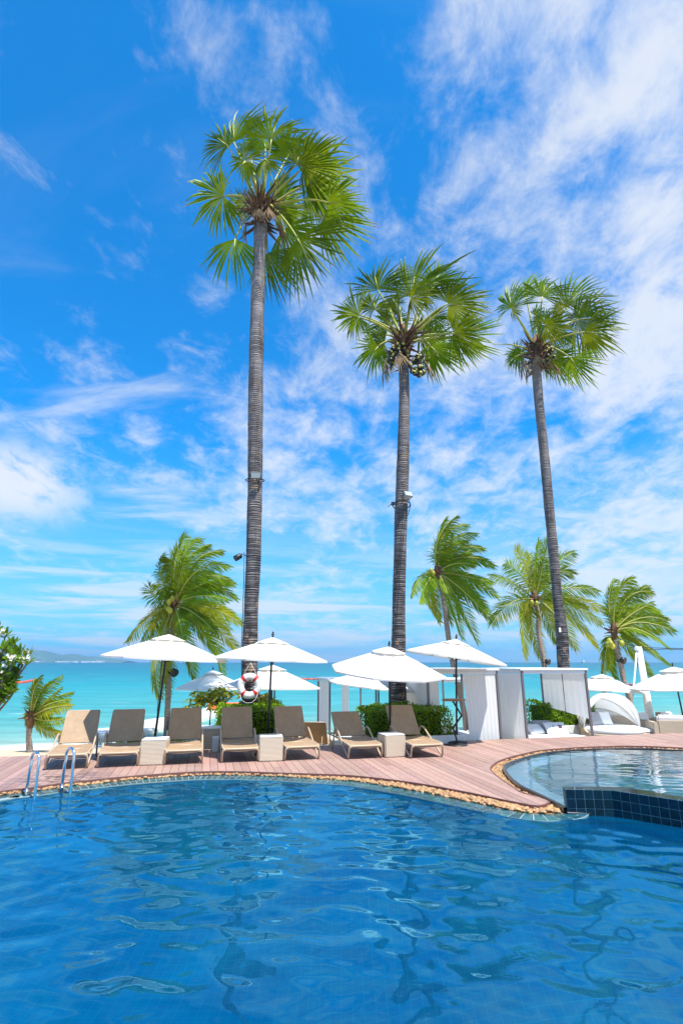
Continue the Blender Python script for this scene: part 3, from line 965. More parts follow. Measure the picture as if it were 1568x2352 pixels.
def fan_palm(name_label, trunk_px, Yb, leaves, off, sc, centre, seed, group, fruits=None, stems=(), spikes=60):
    rnd = random.Random(seed)
    root_p = None
    nodes = []
    for (x, y, w, dY) in trunk_px:
        p = at(x, y, Yb + dY)
        depth = (p.y * CP + (p.z - CAM_Z) * SP)
        nodes.append((p, w / 2 / FD * depth))
    base = nodes[0][0].copy()
    g = sand_z(base.x, base.y) - 0.05
    low = base + (base - nodes[1][0]).normalized() * 0.1
    nodes.insert(0, (V((base.x, base.y, g)), nodes[0][1] * 1.22))
    root = empty('palm_tree', (base.x, base.y, g), 0, name_label, 'palm tree', group)
    O = V((base.x, base.y, g))
    def loc(p): return p - O
    cen = at(off[0] + centre[0] * sc, off[1] + centre[1] * sc, Yb + trunk_px[-1][3])
    nodes.append((cen, nodes[-1][1] * 0.9))
    mb = MB()
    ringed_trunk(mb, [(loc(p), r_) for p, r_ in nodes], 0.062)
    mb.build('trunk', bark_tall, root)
    # crown heart: old leaf bases and fibre
    ch = MB()
    c0 = loc(cen)
    rt = nodes[-1][1]
    ch.lathe([(rt * 0.8, -0.9), (rt * 1.15, -0.55), (rt * 1.55, -0.15), (rt * 1.35, 0.25), (rt * 0.5, 0.7)], c0, 14, 0)
    for i in range(spikes):
        a = rnd.uniform(0, 6.283); h = rnd.uniform(-0.75, 0.35)
        o_ = V((math.cos(a), math.sin(a), 0))
        p0 = c0 + o_ * rt * 0.9 + V((0, 0, h))
        L = rnd.uniform(0.35, 0.85)
        up = rnd.uniform(-0.15, 1.0) if h > -0.4 else rnd.uniform(-0.9, 0.5)
        tip = p0 + (o_ * 0.9 + V((0, 0, up))).normalized() * L
        mid = p0.lerp(tip, 0.5) + V((rnd.uniform(-.06, .06), rnd.uniform(-.06, .06), -0.05))
        ch.tube([p0, mid, tip], [rnd.uniform(0.05, 0.09), 0.045, 0.006], 5, 0, False, False, 0.4)
    crown = ch.build('crown', boot_m, root)
    extra = []
    for i in range(5):                                   # inner leaves that close up the heart of the crown
        a = rnd.uniform(-.35, 1.25) * math.pi / 1.0 * .9
        q = rnd.uniform(.45, .95) / sc / FD * 1254.4 * 60
        ca_, sa_ = math.cos(a), -math.sin(a)
        l1 = q; l2 = q + rnd.uniform(45, 70) / sc
        cx_, cy_ = centre[0], centre[1] - 30
        extra.append((cx_ + ca_ * l1, cy_ + sa_ * l1, cx_ + ca_ * l2 + 25, cy_ + sa_ * l2, rnd.uniform(.3, 1.1), .7))
    for (hx, hy, tx, ty, dY, face, *opt) in list(leaves) + extra:
        hub = at(off[0] + hx * sc, off[1] + hy * sc, Yb + trunk_px[-1][3] + dY)
        tip = at(off[0] + tx * sc, off[1] + ty * sc, Yb + trunk_px[-1][3] + dY * 1.15 + rnd.uniform(-.15, .15))
        d = tip - hub
        view = (V((0, 0, CAM_Z)) - hub).normalized()
        n = view * face + V((rnd.uniform(-.4, .4), rnd.uniform(-.2, .2), -0.2 + rnd.uniform(-.3, .3)))
        rad = d.length * rnd.uniform(0.92, 1.04)
        mb = MB()
        o_ = (hub - cen); o_.z *= 0.3
        a = c0 + o_.normalized() * rt * 0.9 + V((0, 0, rnd.uniform(-0.1, 0.3)))
        spread = opt[0] if opt else rnd.uniform(125, 155)
        fan_leaf(mb, loc(hub), d, n, rad, 42, spread, rnd.uniform(.05, .16), rnd.uniform(.10, .24), rnd, rnd.uniform(.12, .36))
        up = 0.18 if hub.z > cen.z - 0.2 else 0.35
        petiole(mb, a, loc(hub), up + rnd.uniform(-.05, .08))
        # midrib running into the blade
        mb.tube([loc(hub), loc(hub) + d * 0.35 + V((0, 0, -.01))], [0.026, 0.008], 5, 1)
        mb.build('frond', [fan_m, petiole_m, fanin_m, deadleaf_m], crown)
    for i in range(5):
        a = rnd.uniform(2.6, 6.6)
        o_ = V((math.cos(a), math.sin(a), 0))
        hub = c0 + o_ * (rt + rnd.uniform(.25, .5)) + V((0, 0, rnd.uniform(-.75, -.35)))
        mb = MB()
        fan_leaf(mb, hub, V((o_.x * .35 + .12, o_.y * .35, -1)), o_ + V((0, 0, .2)), rnd.uniform(.55, .85), 16, 38, .05, .12, rnd, .1)
        petiole(mb, c0 + o_ * rt * .8 + V((0, 0, -.15)), hub, .12, .04, .02)
        mb.build('dead_frond', [deadleaf_m, boot_m, deadleaf_m, deadleaf_m], crown)
    for (hx, hy, dY) in stems:
        hub = at(off[0] + hx * sc, off[1] + hy * sc, Yb + trunk_px[-1][3] + dY)
        mb = MB(); petiole(mb, c0 + (hub - cen).normalized() * rt * .9, loc(hub), 0.22, 0.045, 0.015, 0)
        mb.build('bare_leaf_stalk', petiole_m, crown)
    if fruits:
        fm = MB()
        bm_ = bmesh.new(); bmesh.ops.create_icosphere(bm_, subdivisions=2, radius=0.5)
        bm_.verts.index_update(); bm_.verts.ensure_lookup_table()
        fm.add([v.co for v in bm_.verts], [[v.index for v in f.verts] for f in bm_.faces], 0, True)
        fm.m = [1 if sum(bm_.verts[i].co.z for i in f) / 3 > 0.36 else 0 for f in fm.f]
        bm_.free()
        fme = fm.mesh('fruit', [fruit_m, fruitcap_m])
        for (fx, fy, rx, ry, cnt, dY) in fruits:
            for i in range(cnt):
                a, q = rnd.uniform(0, 6.283), math.sqrt(rnd.random())
                p = at(off[0] + (fx + rx * q * math.cos(a)) * sc, off[1] + (fy + ry * q * math.sin(a)) * sc, Yb + trunk_px[-1][3] + dY + rnd.uniform(-.16, .16))
                s_ = rnd.uniform(0.13, 0.17)
                inst('fruit', fme, crown, loc(p), (rnd.uniform(.6, 2.2), rnd.uniform(-1, 1), rnd.uniform(-1, 1)), (s_, s_, s_ * 1.1))
    return root, O

PA_Y = 14.7
PA, PA_O = fan_palm('tallest fan palm, grey ringed trunk with a lifebuoy hung low on it',
    [(573, 1600, 37, 0), (574, 1491, 34.5, 0), (577, 1393, 32, 0), (582, 1272, 34.5, 0), (585, 1150, 34, 0.05), (586, 1029, 34, 0.1), (587, 880, 33, .1), (591, 702, 30.5, .1), (596, 588, 28, .1), (598, 537, 29, .1)], PA_Y,
    [(765, 410, 850, 95, -.5, 1.0, 120), (480, 430, 470, 110, -.1, 0.9, 95), (430, 455, 215, 290, .1, .6, 110), (565, 575, 470, 690, -1.0, 1.0, 160), (565, 560, 700, 470, -.6, 1.0, 150),
     (955, 600, 1000, 420, -.9, 1.0, 150), (1010, 620, 1390, 610, -.5, .7), (1050, 745, 1440, 690, 0.1, .5), (1205, 890, 1470, 860, -.7, 1.0, 150), (1160, 1000, 1420, 1190, -.1, .8),
     (965, 1165, 1120, 1440, -.8, 1.0, 115), (860, 1090, 960, 1370, .5, .7, 110), (735, 1270, 850, 1560, .5, 1.0, 95), (490, 1165, 440, 1500, -.3, 1.0, 95), (400, 840, 90, 930, 0.0, .5, 150),
     (720, 480, 700, 320, .8, .8), (590, 470, 640, 330, .9, .8), (900, 520, 1020, 260, .6, .8), (830, 700, 890, 790, 1.1, .8), (1080, 800, 1250, 980, .8, .7), (720, 560, 800, 640, -1.3, 1.0, 165)],
    (392, 196), 0.3023, (690, 930), 11, 'tall fan palms by the pool', spikes=95)
PB, PB_O = fan_palm('middle fan palm with clusters of dark round fruit under its crown',
    [(914, 1625, 43, 0), (913.6, 1584, 38, 0), (915, 1475, 31.6, 0), (916, 1353, 29, 0), (918.7, 1256, 29, 0), (921.6, 1159, 30, 0), (925, 1062, 28.4, 0), (928, 914, 24, 0), (927, 848, 23, 0)], 15.4,
    [(490, 530, 420, 200, -.2, 1.0, 100), (465, 690, 440, 520, -.9, 1.0, 165), (330, 740, 70, 590, -.2, .7, 120), (330, 765, 230, 860, -.3, .8, 140), (770, 580, 860, 100, .1, 1.0, 95),
     (775, 600, 960, 540, -1.0, 1.0, 160), (1090, 640, 1240, 320, -.1, 1.0, 95), (1090, 660, 1410, 620, -.5, .8, 130), (1130, 900, 1400, 960, -.4, 1.0, 140), (1145, 930, 1490, 1030, .2, .7, 110),
     (940, 1010, 1130, 1190, -.3, 1.0, 115), (490, 1010, 330, 1190, -.2, .8, 130), (640, 430, 600, 290, .8, .8), (900, 800, 940, 910, 1.0, .8), (570, 640, 610, 800, .6, .8), (960, 760, 1080, 880, .3, .9),
     (980, 470, 1030, 260, .6, .9, 110), (640, 640, 560, 520, -.5, 1.0, 150), (880, 560, 1010, 420, -.2, .9, 140)],
    (735, 522.6), 0.2708, (712, 985), 23, 'tall fan palms by the pool',
    fruits=[(660, 1075, 75, 105, 34, -.42), (825, 1170, 62, 95, 26, -.25)], spikes=60)
PC, PC_O = fan_palm('right-hand fan palm, slender curved dark trunk rising behind the white curtains',
    [(1294.6, 1535, 27.5, 0), (1289.6, 1451, 26.5, 0), (1279, 1368, 21.5, 0), (1272, 1285, 22, 0), (1260, 1160, 21.7, 0), (1246, 1010, 20.8, 0), (1238, 930, 19.5, 0), (1232, 856, 20.5, 0)], 19.0,
    [(290, 620, 250, 290, -.4, 1.0, 105), (615, 500, 690, 160, -.4, 1.0, 115), (440, 480, 430, 210, .5, .9, 110), (890, 590, 1140, 220, 0, 1.0, 90), (985, 740, 1440, 690, -.2, .8, 125),
     (1060, 870, 1440, 960, -.5, 1.0, 115), (915, 1150, 1090, 1390, -.4, 1.0, 110), (640, 800, 910, 880, -1.1, .9, 140), (680, 1200, 800, 1290, .8, .9, 110), (400, 1060, 330, 1180, .7, .9, 110),
     (610, 770, 480, 640, -.6, 1.0, 160), (830, 630, 700, 540, -.3, .9, 150), (860, 880, 890, 1040, .5, .8, 120), (300, 640, 420, 600, -.6, 1.0, 150), (1000, 720, 900, 560, .4, .9, 140), (540, 700, 640, 600, .6, .9, 150)],
    (1110.6, 571.6), 0.2188, (555, 1070), 31, 'tall fan palms by the pool', fruits=[(685, 1100, 70, 70, 22, -.2)], stems=[(100, 1003, 0.0)], spikes=85)

# ---- coconut palms
def coconut_frond(mb, pts, rnd, leaf_len, n, stream):
    m = len(pts) - 1
    mb.tube(pts, [0.035 * (1 - 0.85 * i / m) + 0.004 for i in range(m + 1)], 5, 1)
    roll = rnd.uniform(-0.9, 0.9)
    for k_ in range(n):
        t = 0.10 + 0.90 * (k_ + rnd.uniform(-.3, .3)) / n
        t = min(max(t, 0.06), 0.995)
        x = t * m; i = min(int(x), m - 1); f = x - i
        p = pts[i].lerp(pts[i + 1], f)
        tan = (pts[i + 1] - pts[i]).normalized()
        ref = V((math.sin(roll) * .8, -math.cos(roll) * .8, 0.35))
        sidev = tan.cross(ref).normalized()
        L = leaf_len * (0.35 + 0.75 * math.sin(math.pi * (0.12 + 0.80 * t))) * rnd.uniform(0.8, 1.15)
        if t > 0.9:
            L *= 0.75
        for sg in (-1, 1):
            d = (sidev * sg * (1.0 - 0.40 * t) + tan * (0.45 + 0.5 * t) + WIND * stream * rnd.uniform(.6, 1.3) + GRAV * rnd.uniform(0.12, 0.42)).normalized()
            p1 = p + d * (L * 0.5)
            d2 = (d + GRAV * rnd.uniform(.1, .45) + WIND * stream * 0.6).normalized()
            p2 = p1 + d2 * (L * 0.5)
            wv = d.cross(V((rnd.uniform(-.4, .4), -1, rnd.uniform(-.4, .4)))).normalized() * 0.016
            mb.add([p - wv * .6, p + wv * .6, p1 + wv, p1 - wv, p2], [(0, 1, 2, 3), (3, 2, 4)], 0, False)

def coconut_palm(label, trunk, Yb, centre, fronds, off, sc, seed, leaf_len, stream, nuts=(), yellow=(), n=44, lamp=None, base_z=None, trunk_top_scale=1.0):
    rnd = random.Random(seed)
    nodes = []
    for x, y, w in trunk:
        p = at(x, y, Yb)
        nodes.append((p, w / 2 / FD * (p.y * CP + (p.z - CAM_Z) * SP)))
    b0 = nodes[0][0]
    g = (sand_z(b0.x, b0.y) if base_z is None else base_z) - 0.04
    O = V((b0.x, b0.y, g))
    if b0.z > g + 0.05:
        lean = (nodes[0][0] - nodes[1][0]); lean = lean / max(abs(lean.z), .01)
        nodes.insert(0, (b0 + lean * (b0.z - g), nodes[0][1] * 1.25))
    root = empty('coconut_palm', O, 0, label, 'palm tree', 'coconut palms on the beach')
    loc = lambda p: p - O
    cen = at(off[0] + centre[0] * sc, off[1] + centre[1] * sc, Yb)
    nodes.append((cen, nodes[-1][1] * 0.9))
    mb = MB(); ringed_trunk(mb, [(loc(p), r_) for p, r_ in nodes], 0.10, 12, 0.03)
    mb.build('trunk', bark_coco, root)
    rt = nodes[-1][1]
    ch = MB(); c0 = loc(cen)
    ch.lathe([(rt, -0.35), (rt * 1.5, -0.05), (rt * 1.2, 0.25), (rt * .4, .5)], c0, 10, 0)
    for i in range(22):
        a = rnd.uniform(0, 6.283); o_ = V((math.cos(a), math.sin(a), rnd.uniform(-.2, 1.1))).normalized()
        ch.tube([c0 + o_ * rt * .7, c0 + o_ * rnd.uniform(.22, .42)], [0.05, 0.01], 5, 0, False)
    crown = ch.build('crown', boot_m, root)
    for i, (cx, cy, tx, ty) in enumerate(fronds):
        dY = rnd.uniform(-0.9, 0.7)
        c = at(off[0] + cx * sc, off[1] + cy * sc, Yb + dY * 0.5)
        tp = at(off[0] + tx * sc, off[1] + ty * sc, Yb + dY)
        pts = [loc(p) for p in bez(cen + (c - cen).normalized() * rt * .8, c, tp, 14)]
        mb = MB()
        L = sum((b - a).length for a, b in zip(pts[:-1], pts[1:]))
        coconut_frond(mb, pts, rnd, leaf_len * (0.6 + 0.4 * min(L / 2.2, 1.2)), int(1.15 * n * (0.5 + 0.5 * min(L / 2.2, 1.2))), stream)
        mb.build('frond', [frond_y if i in yellow else frond_m, rachis_m], crown)
    if nuts:
        nm = MB(); nm.lathe([(0.01, -.5), (.3, -.38), (.48, 0), (.36, .35), (.1, .52), (.01, .54)], (0, 0, 0), 10)
        nme = nm.mesh('coconut', coconut_m)
        for (x, y) in nuts:
            p = at(off[0] + x * sc, off[1] + y * sc, Yb - 0.28 + rnd.uniform(-.1, .1))
            inst('coconut', nme, crown, loc(p), (rnd.uniform(-.4, .4), rnd.uniform(-.4, .4), 0), (.22, .22, .25))
    return root

coconut_palm('coconut palm beyond the loungers at the left, its fronds blown over the white parasols',
    [(383, 1680, 14.5), (385.7, 1604, 13.5), (389, 1531, 12.5), (394, 1459, 12.2), (399.5, 1417, 12)], 21.5, (590, 880),
    [(330, 420, 480, 330), (370, 520, 500, 420), (300, 800, 330, 650), (350, 740, 470, 700), (350, 900, 60, 1270), (400, 950, 330, 1260), (430, 920, 230, 1270), (590, 300, 720, 100), (640, 200, 870, 150), (700, 260, 960, 210), (760, 250, 1110, 280), (800, 330, 1190, 450), (780, 420, 1200, 600),
     (850, 450, 1280, 810), (900, 520, 1250, 640), (900, 800, 1340, 1080), (860, 780, 1240, 980), (850, 830, 1200, 1150), (800, 900, 1040, 1180), (760, 950, 1050, 1400), (900, 950, 1300, 1370), (640, 1000, 690, 1270),
     (280, 1500, 430, 1900), (500, 1300, 440, 1700), (420, 1250, 520, 1850), (700, 1250, 800, 1680), (640, 600, 700, 350), (700, 500, 1000, 520), (560, 500, 620, 260), (820, 700, 1180, 820), (760, 640, 1080, 700), (1000, 1000, 1120, 1640)],
    (277.6, 1208.6), 0.2083, 41, 0.62, 0.45, nuts=[(530, 840), (525, 915), (565, 800), (500, 890), (545, 935)], yellow=(4, 5, 15, 17, 20, 22, 23), n=50)
coconut_palm('tightly windswept coconut palm between the middle and right fan palms',
    [(1071, 1665, 15), (1062, 1620, 13.5), (1052, 1576, 13), (1039.6, 1522, 12.5), (1029, 1460, 12), (1016.7, 1368, 12)], 22.8, (215, 375),
    [(170, 180, 320, 60), (190, 120, 380, 110), (230, 150, 430, 160), (300, 200, 470, 240), (330, 230, 530, 340), (300, 300, 420, 330), (330, 350, 550, 510), (350, 380, 520, 430), (300, 380, 330, 640), (280, 400, 440, 770), (320, 420, 520, 640), (260, 430, 350, 740),
     (110, 360, 70, 500), (90, 400, 230, 650), (170, 420, 220, 640), (150, 400, 120, 540), (240, 450, 290, 660), (400, 450, 480, 600), (200, 200, 260, 80), (240, 220, 380, 200), (280, 260, 480, 300), (250, 300, 400, 250), (340, 420, 470, 560)],
    (914.6, 1159.7), 0.4167, 42, 0.62, 0.5, nuts=[(180, 365), (190, 380), (170, 378)], yellow=(13,), n=50)
coconut_palm('yellowing coconut palm right behind the right-hand fan palm trunk',
    [(1262, 1640, 13.5), (1258, 1596, 12.5), (1248, 1518, 11.5), (1237.5, 1460, 11), (1235.5, 1410, 11)], 24.0, (752, 520),
    [(720, 330, 640, 240), (680, 360, 590, 320), (620, 410, 510, 390), (600, 500, 510, 660), (660, 560, 700, 850), (700, 600, 790, 850), (760, 300, 770, 200), (800, 300, 830, 200), (850, 300, 970, 260), (860, 320, 960, 380), (930, 420, 1100, 480), (950, 480, 1160, 590), (950, 520, 1120, 660), (950, 560, 1100, 790),
     (860, 560, 980, 800), (820, 600, 870, 760), (780, 420, 800, 300), (740, 380, 720, 270), (880, 480, 1040, 560), (690, 500, 680, 640)],
    (914.6, 1159.7), 0.4167, 43, 0.66, 0.25, nuts=[(760, 545), (735, 540)], yellow=(0, 3, 4, 5, 11, 12, 13, 14), n=46)
coconut_palm('coconut palm at the right edge, with green nuts, beside the white mast',
    [(1452, 1635, 14), (1446, 1608, 13), (1433, 1568, 12.5), (1425, 1526, 12), (1414.6, 1485, 11.5)], 22.0, (1188, 700),
    [(1130, 520, 1190, 410), (1170, 450, 1290, 410), (1220, 450, 1400, 480), (1250, 480, 1380, 450), (1280, 520, 1440, 590), (1320, 600, 1520, 700), (1350, 580, 1480, 640), (1320, 640, 1490, 790), (1300, 720, 1490, 880), (1250, 760, 1400, 950), (1120, 800, 1200, 960), (1140, 760, 1130, 930),
     (1240, 690, 1320, 760), (1200, 560, 1260, 480), (1150, 560, 1180, 460), (1260, 600, 1400, 540), (1290, 680, 1440, 700), (1180, 800, 1150, 900)],
    (914.6, 1159.7), 0.4167, 44, 0.60, 0.4, nuts=[(1170, 765), (1155, 770), (1180, 780), (1230, 765), (1160, 752)], yellow=(12,), n=46)
coconut_palm('small young coconut palm growing out of the sand at the left',
    [(67, 1706, 13), (66, 1690, 11), (70, 1660, 15)], 18.6, (290, 900),
    [(280, 650, 380, 540), (330, 700, 570, 530), (350, 680, 440, 590), (430, 720, 670, 680), (450, 800, 660, 800), (430, 760, 640, 750), (420, 900, 500, 820), (280, 830, 250, 980), (340, 860, 370, 960), (420, 960, 620, 920), (390, 1050, 590, 1060), (300, 700, 310, 560), (380, 800, 560, 640), (270, 800, 260, 900)],
    (0, 1421), 0.25, 45, 0.42, 0.35, yellow=(4, 7, 8, 10), n=36)

# ------------------------------------------------------------------ frangipani at the left edge
frang_m = leafmat('frangipani_leaf', (0.06, 0.17, 0.015), (0.15, 0.28, 0.02), 0.32, 0.3, 0.3, 4, (0.3, 0.42, 0.03))
flower_m = mat('white_flower', (0.85, 0.82, 0.72), 0.5)
twig_m = mat('grey_twig', (0.17, 0.14, 0.11), 0.85, var=0.2)
def leafblade(mb, p, d, n, L, W, droop=0.15):
    d = d.normalized(); n = (n - d * n.dot(d)); n = n.normalized() if n.length > 1e-6 else V((0, 0, 1))
    s_ = d.cross(n)
    rows = []
    for q, w in ((0, .12), (.3, .8), (.6, 1.0), (.85, .65), (1.0, .04)):
        c = p + d * (L * q) + GRAV * (droop * L * q * q)
        rows.append([c - s_ * (W / 2 * w), c - n * (W * .08 * w), c + s_ * (W / 2 * w)])
    mb.grid(rows, 0, False)
def frangipani():
    rnd = random.Random(5)
    Yf = 15.2
    base = at(-60, 1720, Yf); base.z = sand_z(base.x, base.y) - .03
    root = empty('frangipani_tree', base, 0, 'frangipani with glossy leaf rosettes and white blossom at the left edge', 'tree')
    tr = MB()
    fork = V((0.05, 0, 0.9))
    tr.tube([V((0, 0, 0)), V((-.03, 0, .5)), fork], [.11, .09, .08], 8)
    heads = [(12, 1462, 0), (-10, 1455, .2), (30, 1480, -.1), (8, 1492, -.4), (45, 1500, -.2), (64, 1508, -.1), (25, 1512, -.5), (0, 1520, -.3), (48, 1524, .1), (62, 1525, -.3), (20, 1535, -.4), (36, 1548, -.1), (2, 1550, -.5),
             (-20, 1500, 0), (-25, 1540, -.2), (30, 1565, -.2), (12, 1575, -.4), (-8, 1580, 0), (22, 1592, -.5), (34, 1588, -.3), (6, 1604, -.3), (-15, 1610, -.2), (-40, 1480, .2), (-45, 1570, 0), (15, 1560, .3), (38, 1515, .3), (18, 1500, .35)]
    crown = None
    leafsets = []
    cm = MB()
    pts = []
    for (x, y, dY) in heads:
        p = at(x, y, Yf + dY) - base
        pts.append(p)
        m1 = fork.lerp(p, .45) + V((rnd.uniform(-.1, .1), rnd.uniform(-.1, .1), -.12))
        tr.tube(bez(fork, m1, p, 5), [.05, .042, .034, .028, .022, .018], 6)
    tr.build('trunk', twig_m, root)
    crown = empty('crown', (0, 0, 0)); crown.parent = root
    for p in pts:
        mb = MB()
        out = V((rnd.uniform(-.25, .6), rnd.uniform(-.5, .1), rnd.uniform(.3, .9))).normalized()
        nl = rnd.randint(15, 20)
        for i in range(nl):
            a = i * 2.4; el = 0.25 + 1.15 * i / nl
            t1 = out.orthogonal().normalized(); t2 = out.cross(t1)
            d = (t1 * math.cos(a) + t2 * math.sin(a)) * math.sin(el) + out * math.cos(el)
            leafblade(mb, p + out * rnd.uniform(-.05, .05), d, out, rnd.uniform(.24, .36), rnd.uniform(.075, .10), .12)
        mb.build('leaf_rosette', frang_m, crown)
        if rnd.random() < 0.5:
            fb = MB()
            for i in range(7):
                c = p + out * .1 + V((rnd.uniform(-.1, .1), rnd.uniform(-.13, -.02), rnd.uniform(-.08, .08)))
                for k_ in range(5):
                    a = k_ * 1.2566
                    leafblade(fb, c, V((math.cos(a), -.5, math.sin(a))), V((0, -1, .3)), .055, .04, .0)
            fb.build('blossom', flower_m, crown)
frangipani()

# ------------------------------------------------------------------ hedges, shrubs
hedge_m = leafmat('hedge_leaf', (0.10, 0.24, 0.010), (0.24, 0.40, 0.018), 0.38, 0.45, 0.1, 5, (0.25, 0.40, 0.03))
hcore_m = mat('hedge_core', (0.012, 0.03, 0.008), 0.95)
almond_m = leafmat('almond_leaf', (0.13, 0.22, 0.015), (0.32, 0.30, 0.02), 0.4, 0.4, 0.2, 6, (0.5, 0.5, 0.02))
def hedge(name, label, cat, c, size, rz, n, leaf=0.055, seed=1, lump=0.10, m=hedge_m):
    rnd = random.Random(seed)
    root = empty(name, c, rz, label, cat)
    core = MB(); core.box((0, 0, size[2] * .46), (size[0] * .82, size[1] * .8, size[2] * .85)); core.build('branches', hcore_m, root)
    mb = MB()
    for i in range(n):
        f = rnd.random()
        x, y, z = rnd.uniform(-.5, .5), rnd.uniform(-.5, .5), rnd.uniform(0, 1)
        if f < .42: y = -.5
        elif f < .74: z = 1
        elif f < .86: x = -.5
        elif f < .97: x = .5
        else: y = .5
        lm = lump * noise.noise(V((x * size[0] * 2.2 + seed, y * size[1] * 2.2, z * size[2] * 2.2))) + rnd.uniform(-.07, .035)
        o_ = V((x * (abs(x) == .5), y * (abs(y) == .5), .5 * (z == 1))).normalized()
        p = V((x * size[0], y * size[1], z * size[2])) + o_ * lm
        d = (o_ * .5 + V((rnd.uniform(-1, 1), rnd.uniform(-1, 1), rnd.uniform(-.4, 1)))).normalized()
        s_ = d.orthogonal().normalized()
        if rnd.random() < .5: s_ = d.cross(s_)
        L, W = leaf * rnd.uniform(.7, 1.4), leaf * rnd.uniform(.3, .5)
        mb.add([p, p + d * L * .5 + s_ * W, p + d * L, p + d * L * .5 - s_ * W], [(0, 1, 2, 3)], 0)
    mb.build('foliage', m, root, kind='stuff')
    return root
DZ = math.atan2(EX.y, EX.x)
planter_m = mat('white_concrete', (0.70, 0.71, 0.69), 0.7, var=0.08, nscale=2, col2=(0.60, 0.64, 0.63))
def planter(label, c, size, rz):
    mb = MB()
    x, y, z = size
    w = 0.08
    for cx, cy, sx_, sy_ in ((0, -y / 2 + w / 2, x, w), (0, y / 2 - w / 2, x, w), (-x / 2 + w / 2, 0, w, y - 2 * w), (x / 2 - w / 2, 0, w, y - 2 * w)):
        mb.bbox((cx, cy, z / 2), (sx_, sy_, z), .012)
    root = empty('planter', c, rz, label, 'planter')
    mb.build('wall', planter_m, root)
    so = MB(); so.box((0, 0, z * .4), (x - 2 * w, y - 2 * w, z * .8)); so.build('soil', bed_m, root)
    return root
def on_edge(px_, back):           # point behind the deck's back edge, on the column of a photo pixel
    X = (px_ - 784) / FD
    d = (14.03 + back) / (1.058 - .24 * X)
    return V((X * d, 1.058 * d, 0))
# hedge round the tallest palm
pA = V((PA_O.x, PA_O.y, 0)) + EX * 0.05 - EY * 0.15
hedge('hedge', 'clipped dark green hedge round the foot of the tallest palm', 'hedge', (pA.x, pA.y, 0.03), (1.55, 1.3, 0.80), DZ, 5200, seed=3)
planter('low white planter box under the hedge of the tallest palm', (pA.x, pA.y, -0.38), (1.80, 1.55, 0.62), DZ)
pB = V((PB_O.x, PB_O.y, 0)) - EX * 0.10 - EY * 0.55
hedge('hedge', 'bright green hedge round the foot of the middle palm', 'hedge', (pB.x, pB.y, 0.0), (2.05, 1.35, 0.78), DZ, 6200, seed=4, lump=.16)
planter('long white planter box under the hedge of the middle palm', (pB.x + .1, pB.y + .03, -0.38), (2.45, 1.60, 0.56), DZ)
# planter behind the right cabana
pC = at(1285, 1650, 18.3)
hedge('hedge', 'bright green hedge in the tall white planter beside the round daybed', 'hedge', (pC.x, pC.y, 0.0), (1.75, 1.1, 0.66), DZ, 4800, seed=6)
planter('tall white concrete planter behind the curtained cabanas', (pC.x, pC.y, -0.62), (2.0, 1.4, 0.68), DZ)

def shrub_tree(label, c, crown_c, size, n, seed, m, leaf):
    rnd = random.Random(seed)
    root = empty('leafy_tree', c, 0, label, 'tree')
    O = V(c); cc = V(crown_c) - O
    tr = MB(); tr.tube([V((0, 0, 0)), cc * .5, cc + V((0, 0, -.15))], [.07, .06, .045], 7)
    for i in range(9):
        e = cc + V((rnd.uniform(-.45, .45) * size[0], rnd.uniform(-.45, .45) * size[1], rnd.uniform(-.2, .4) * size[2]))
        tr.tube([cc * .8, cc.lerp(e, .5) + V((0, 0, .08)), e], [.035, .025, .01], 5)
    tr.build('trunk', twig_m, root)
    mb = MB()
    cl = [cc + V((rnd.uniform(-.5, .5) * size[0], rnd.uniform(-.5, .5) * size[1], rnd.uniform(-.5, .5) * size[2])) for _ in range(26)]
    for i in range(n):
        p = rnd.choice(cl) + V((rnd.gauss(0, .12), rnd.gauss(0, .12), rnd.gauss(0, .09)))
        d = V((rnd.uniform(-1, 1), rnd.uniform(-1, 1), rnd.uniform(-.9, .3)))
        leafblade(mb, p, d, V((rnd.uniform(-.5, .5), rnd.uniform(-1, .3), 1)), leaf * rnd.uniform(.7, 1.2), leaf * .45)
    mb.build('crown', m, root)
    return root
tb = at(507, 1660, 20.0); tb.z = sand_z(tb.x, tb.y) - .02
shrub_tree('low spreading tree with big yellow-green leaves under the parasols', tb, at(505, 1604, 20.0), (2.3, 1.4, .62), 620, 8, almond_m, .20)
tb = at(590, 1660, 19.2); tb.z = sand_z(tb.x, tb.y) - .02
shrub_tree('small yellow-green leafy tree partly behind the tallest palm trunk', tb, at(590, 1606, 19.2), (.9, .8, .5), 230, 9, almond_m, .19)
# grass tuft at the foot of the left coconut palm
grass_m = leafmat('grass_blade', (0.06, 0.18, 0.015), (0.12, 0.26, 0.02), .25, .5, .1)
def tuft(px_, py_, Y, w, n, seed, label):
    rnd = random.Random(seed)
    c = at(px_, py_, Y); c.z = sand_z(c.x, c.y) - .01
    mb = MB()
    for i in range(n):
        p = V((rnd.gauss(0, w), rnd.gauss(0, w * .4), 0)); h = rnd.uniform(.12, .42)
        d = V((rnd.uniform(-.6, .6), rnd.uniform(-.6, .3), 1)).normalized()
        leafblade(mb, p, d, V((rnd.uniform(-1, 1), -1, 0)), h, .03, .2)
    o = mb.build('grass_tuft', grass_m, label=label, category='grass tuft'); o.location = c
tuft(362, 1690, 20.6, .7, 700, 1, 'green grass tuft at the foot of the left coconut palm')
tuft(1098, 1672, 18.6, .8, 500, 2, 'green grass tuft seen through the left cabana')

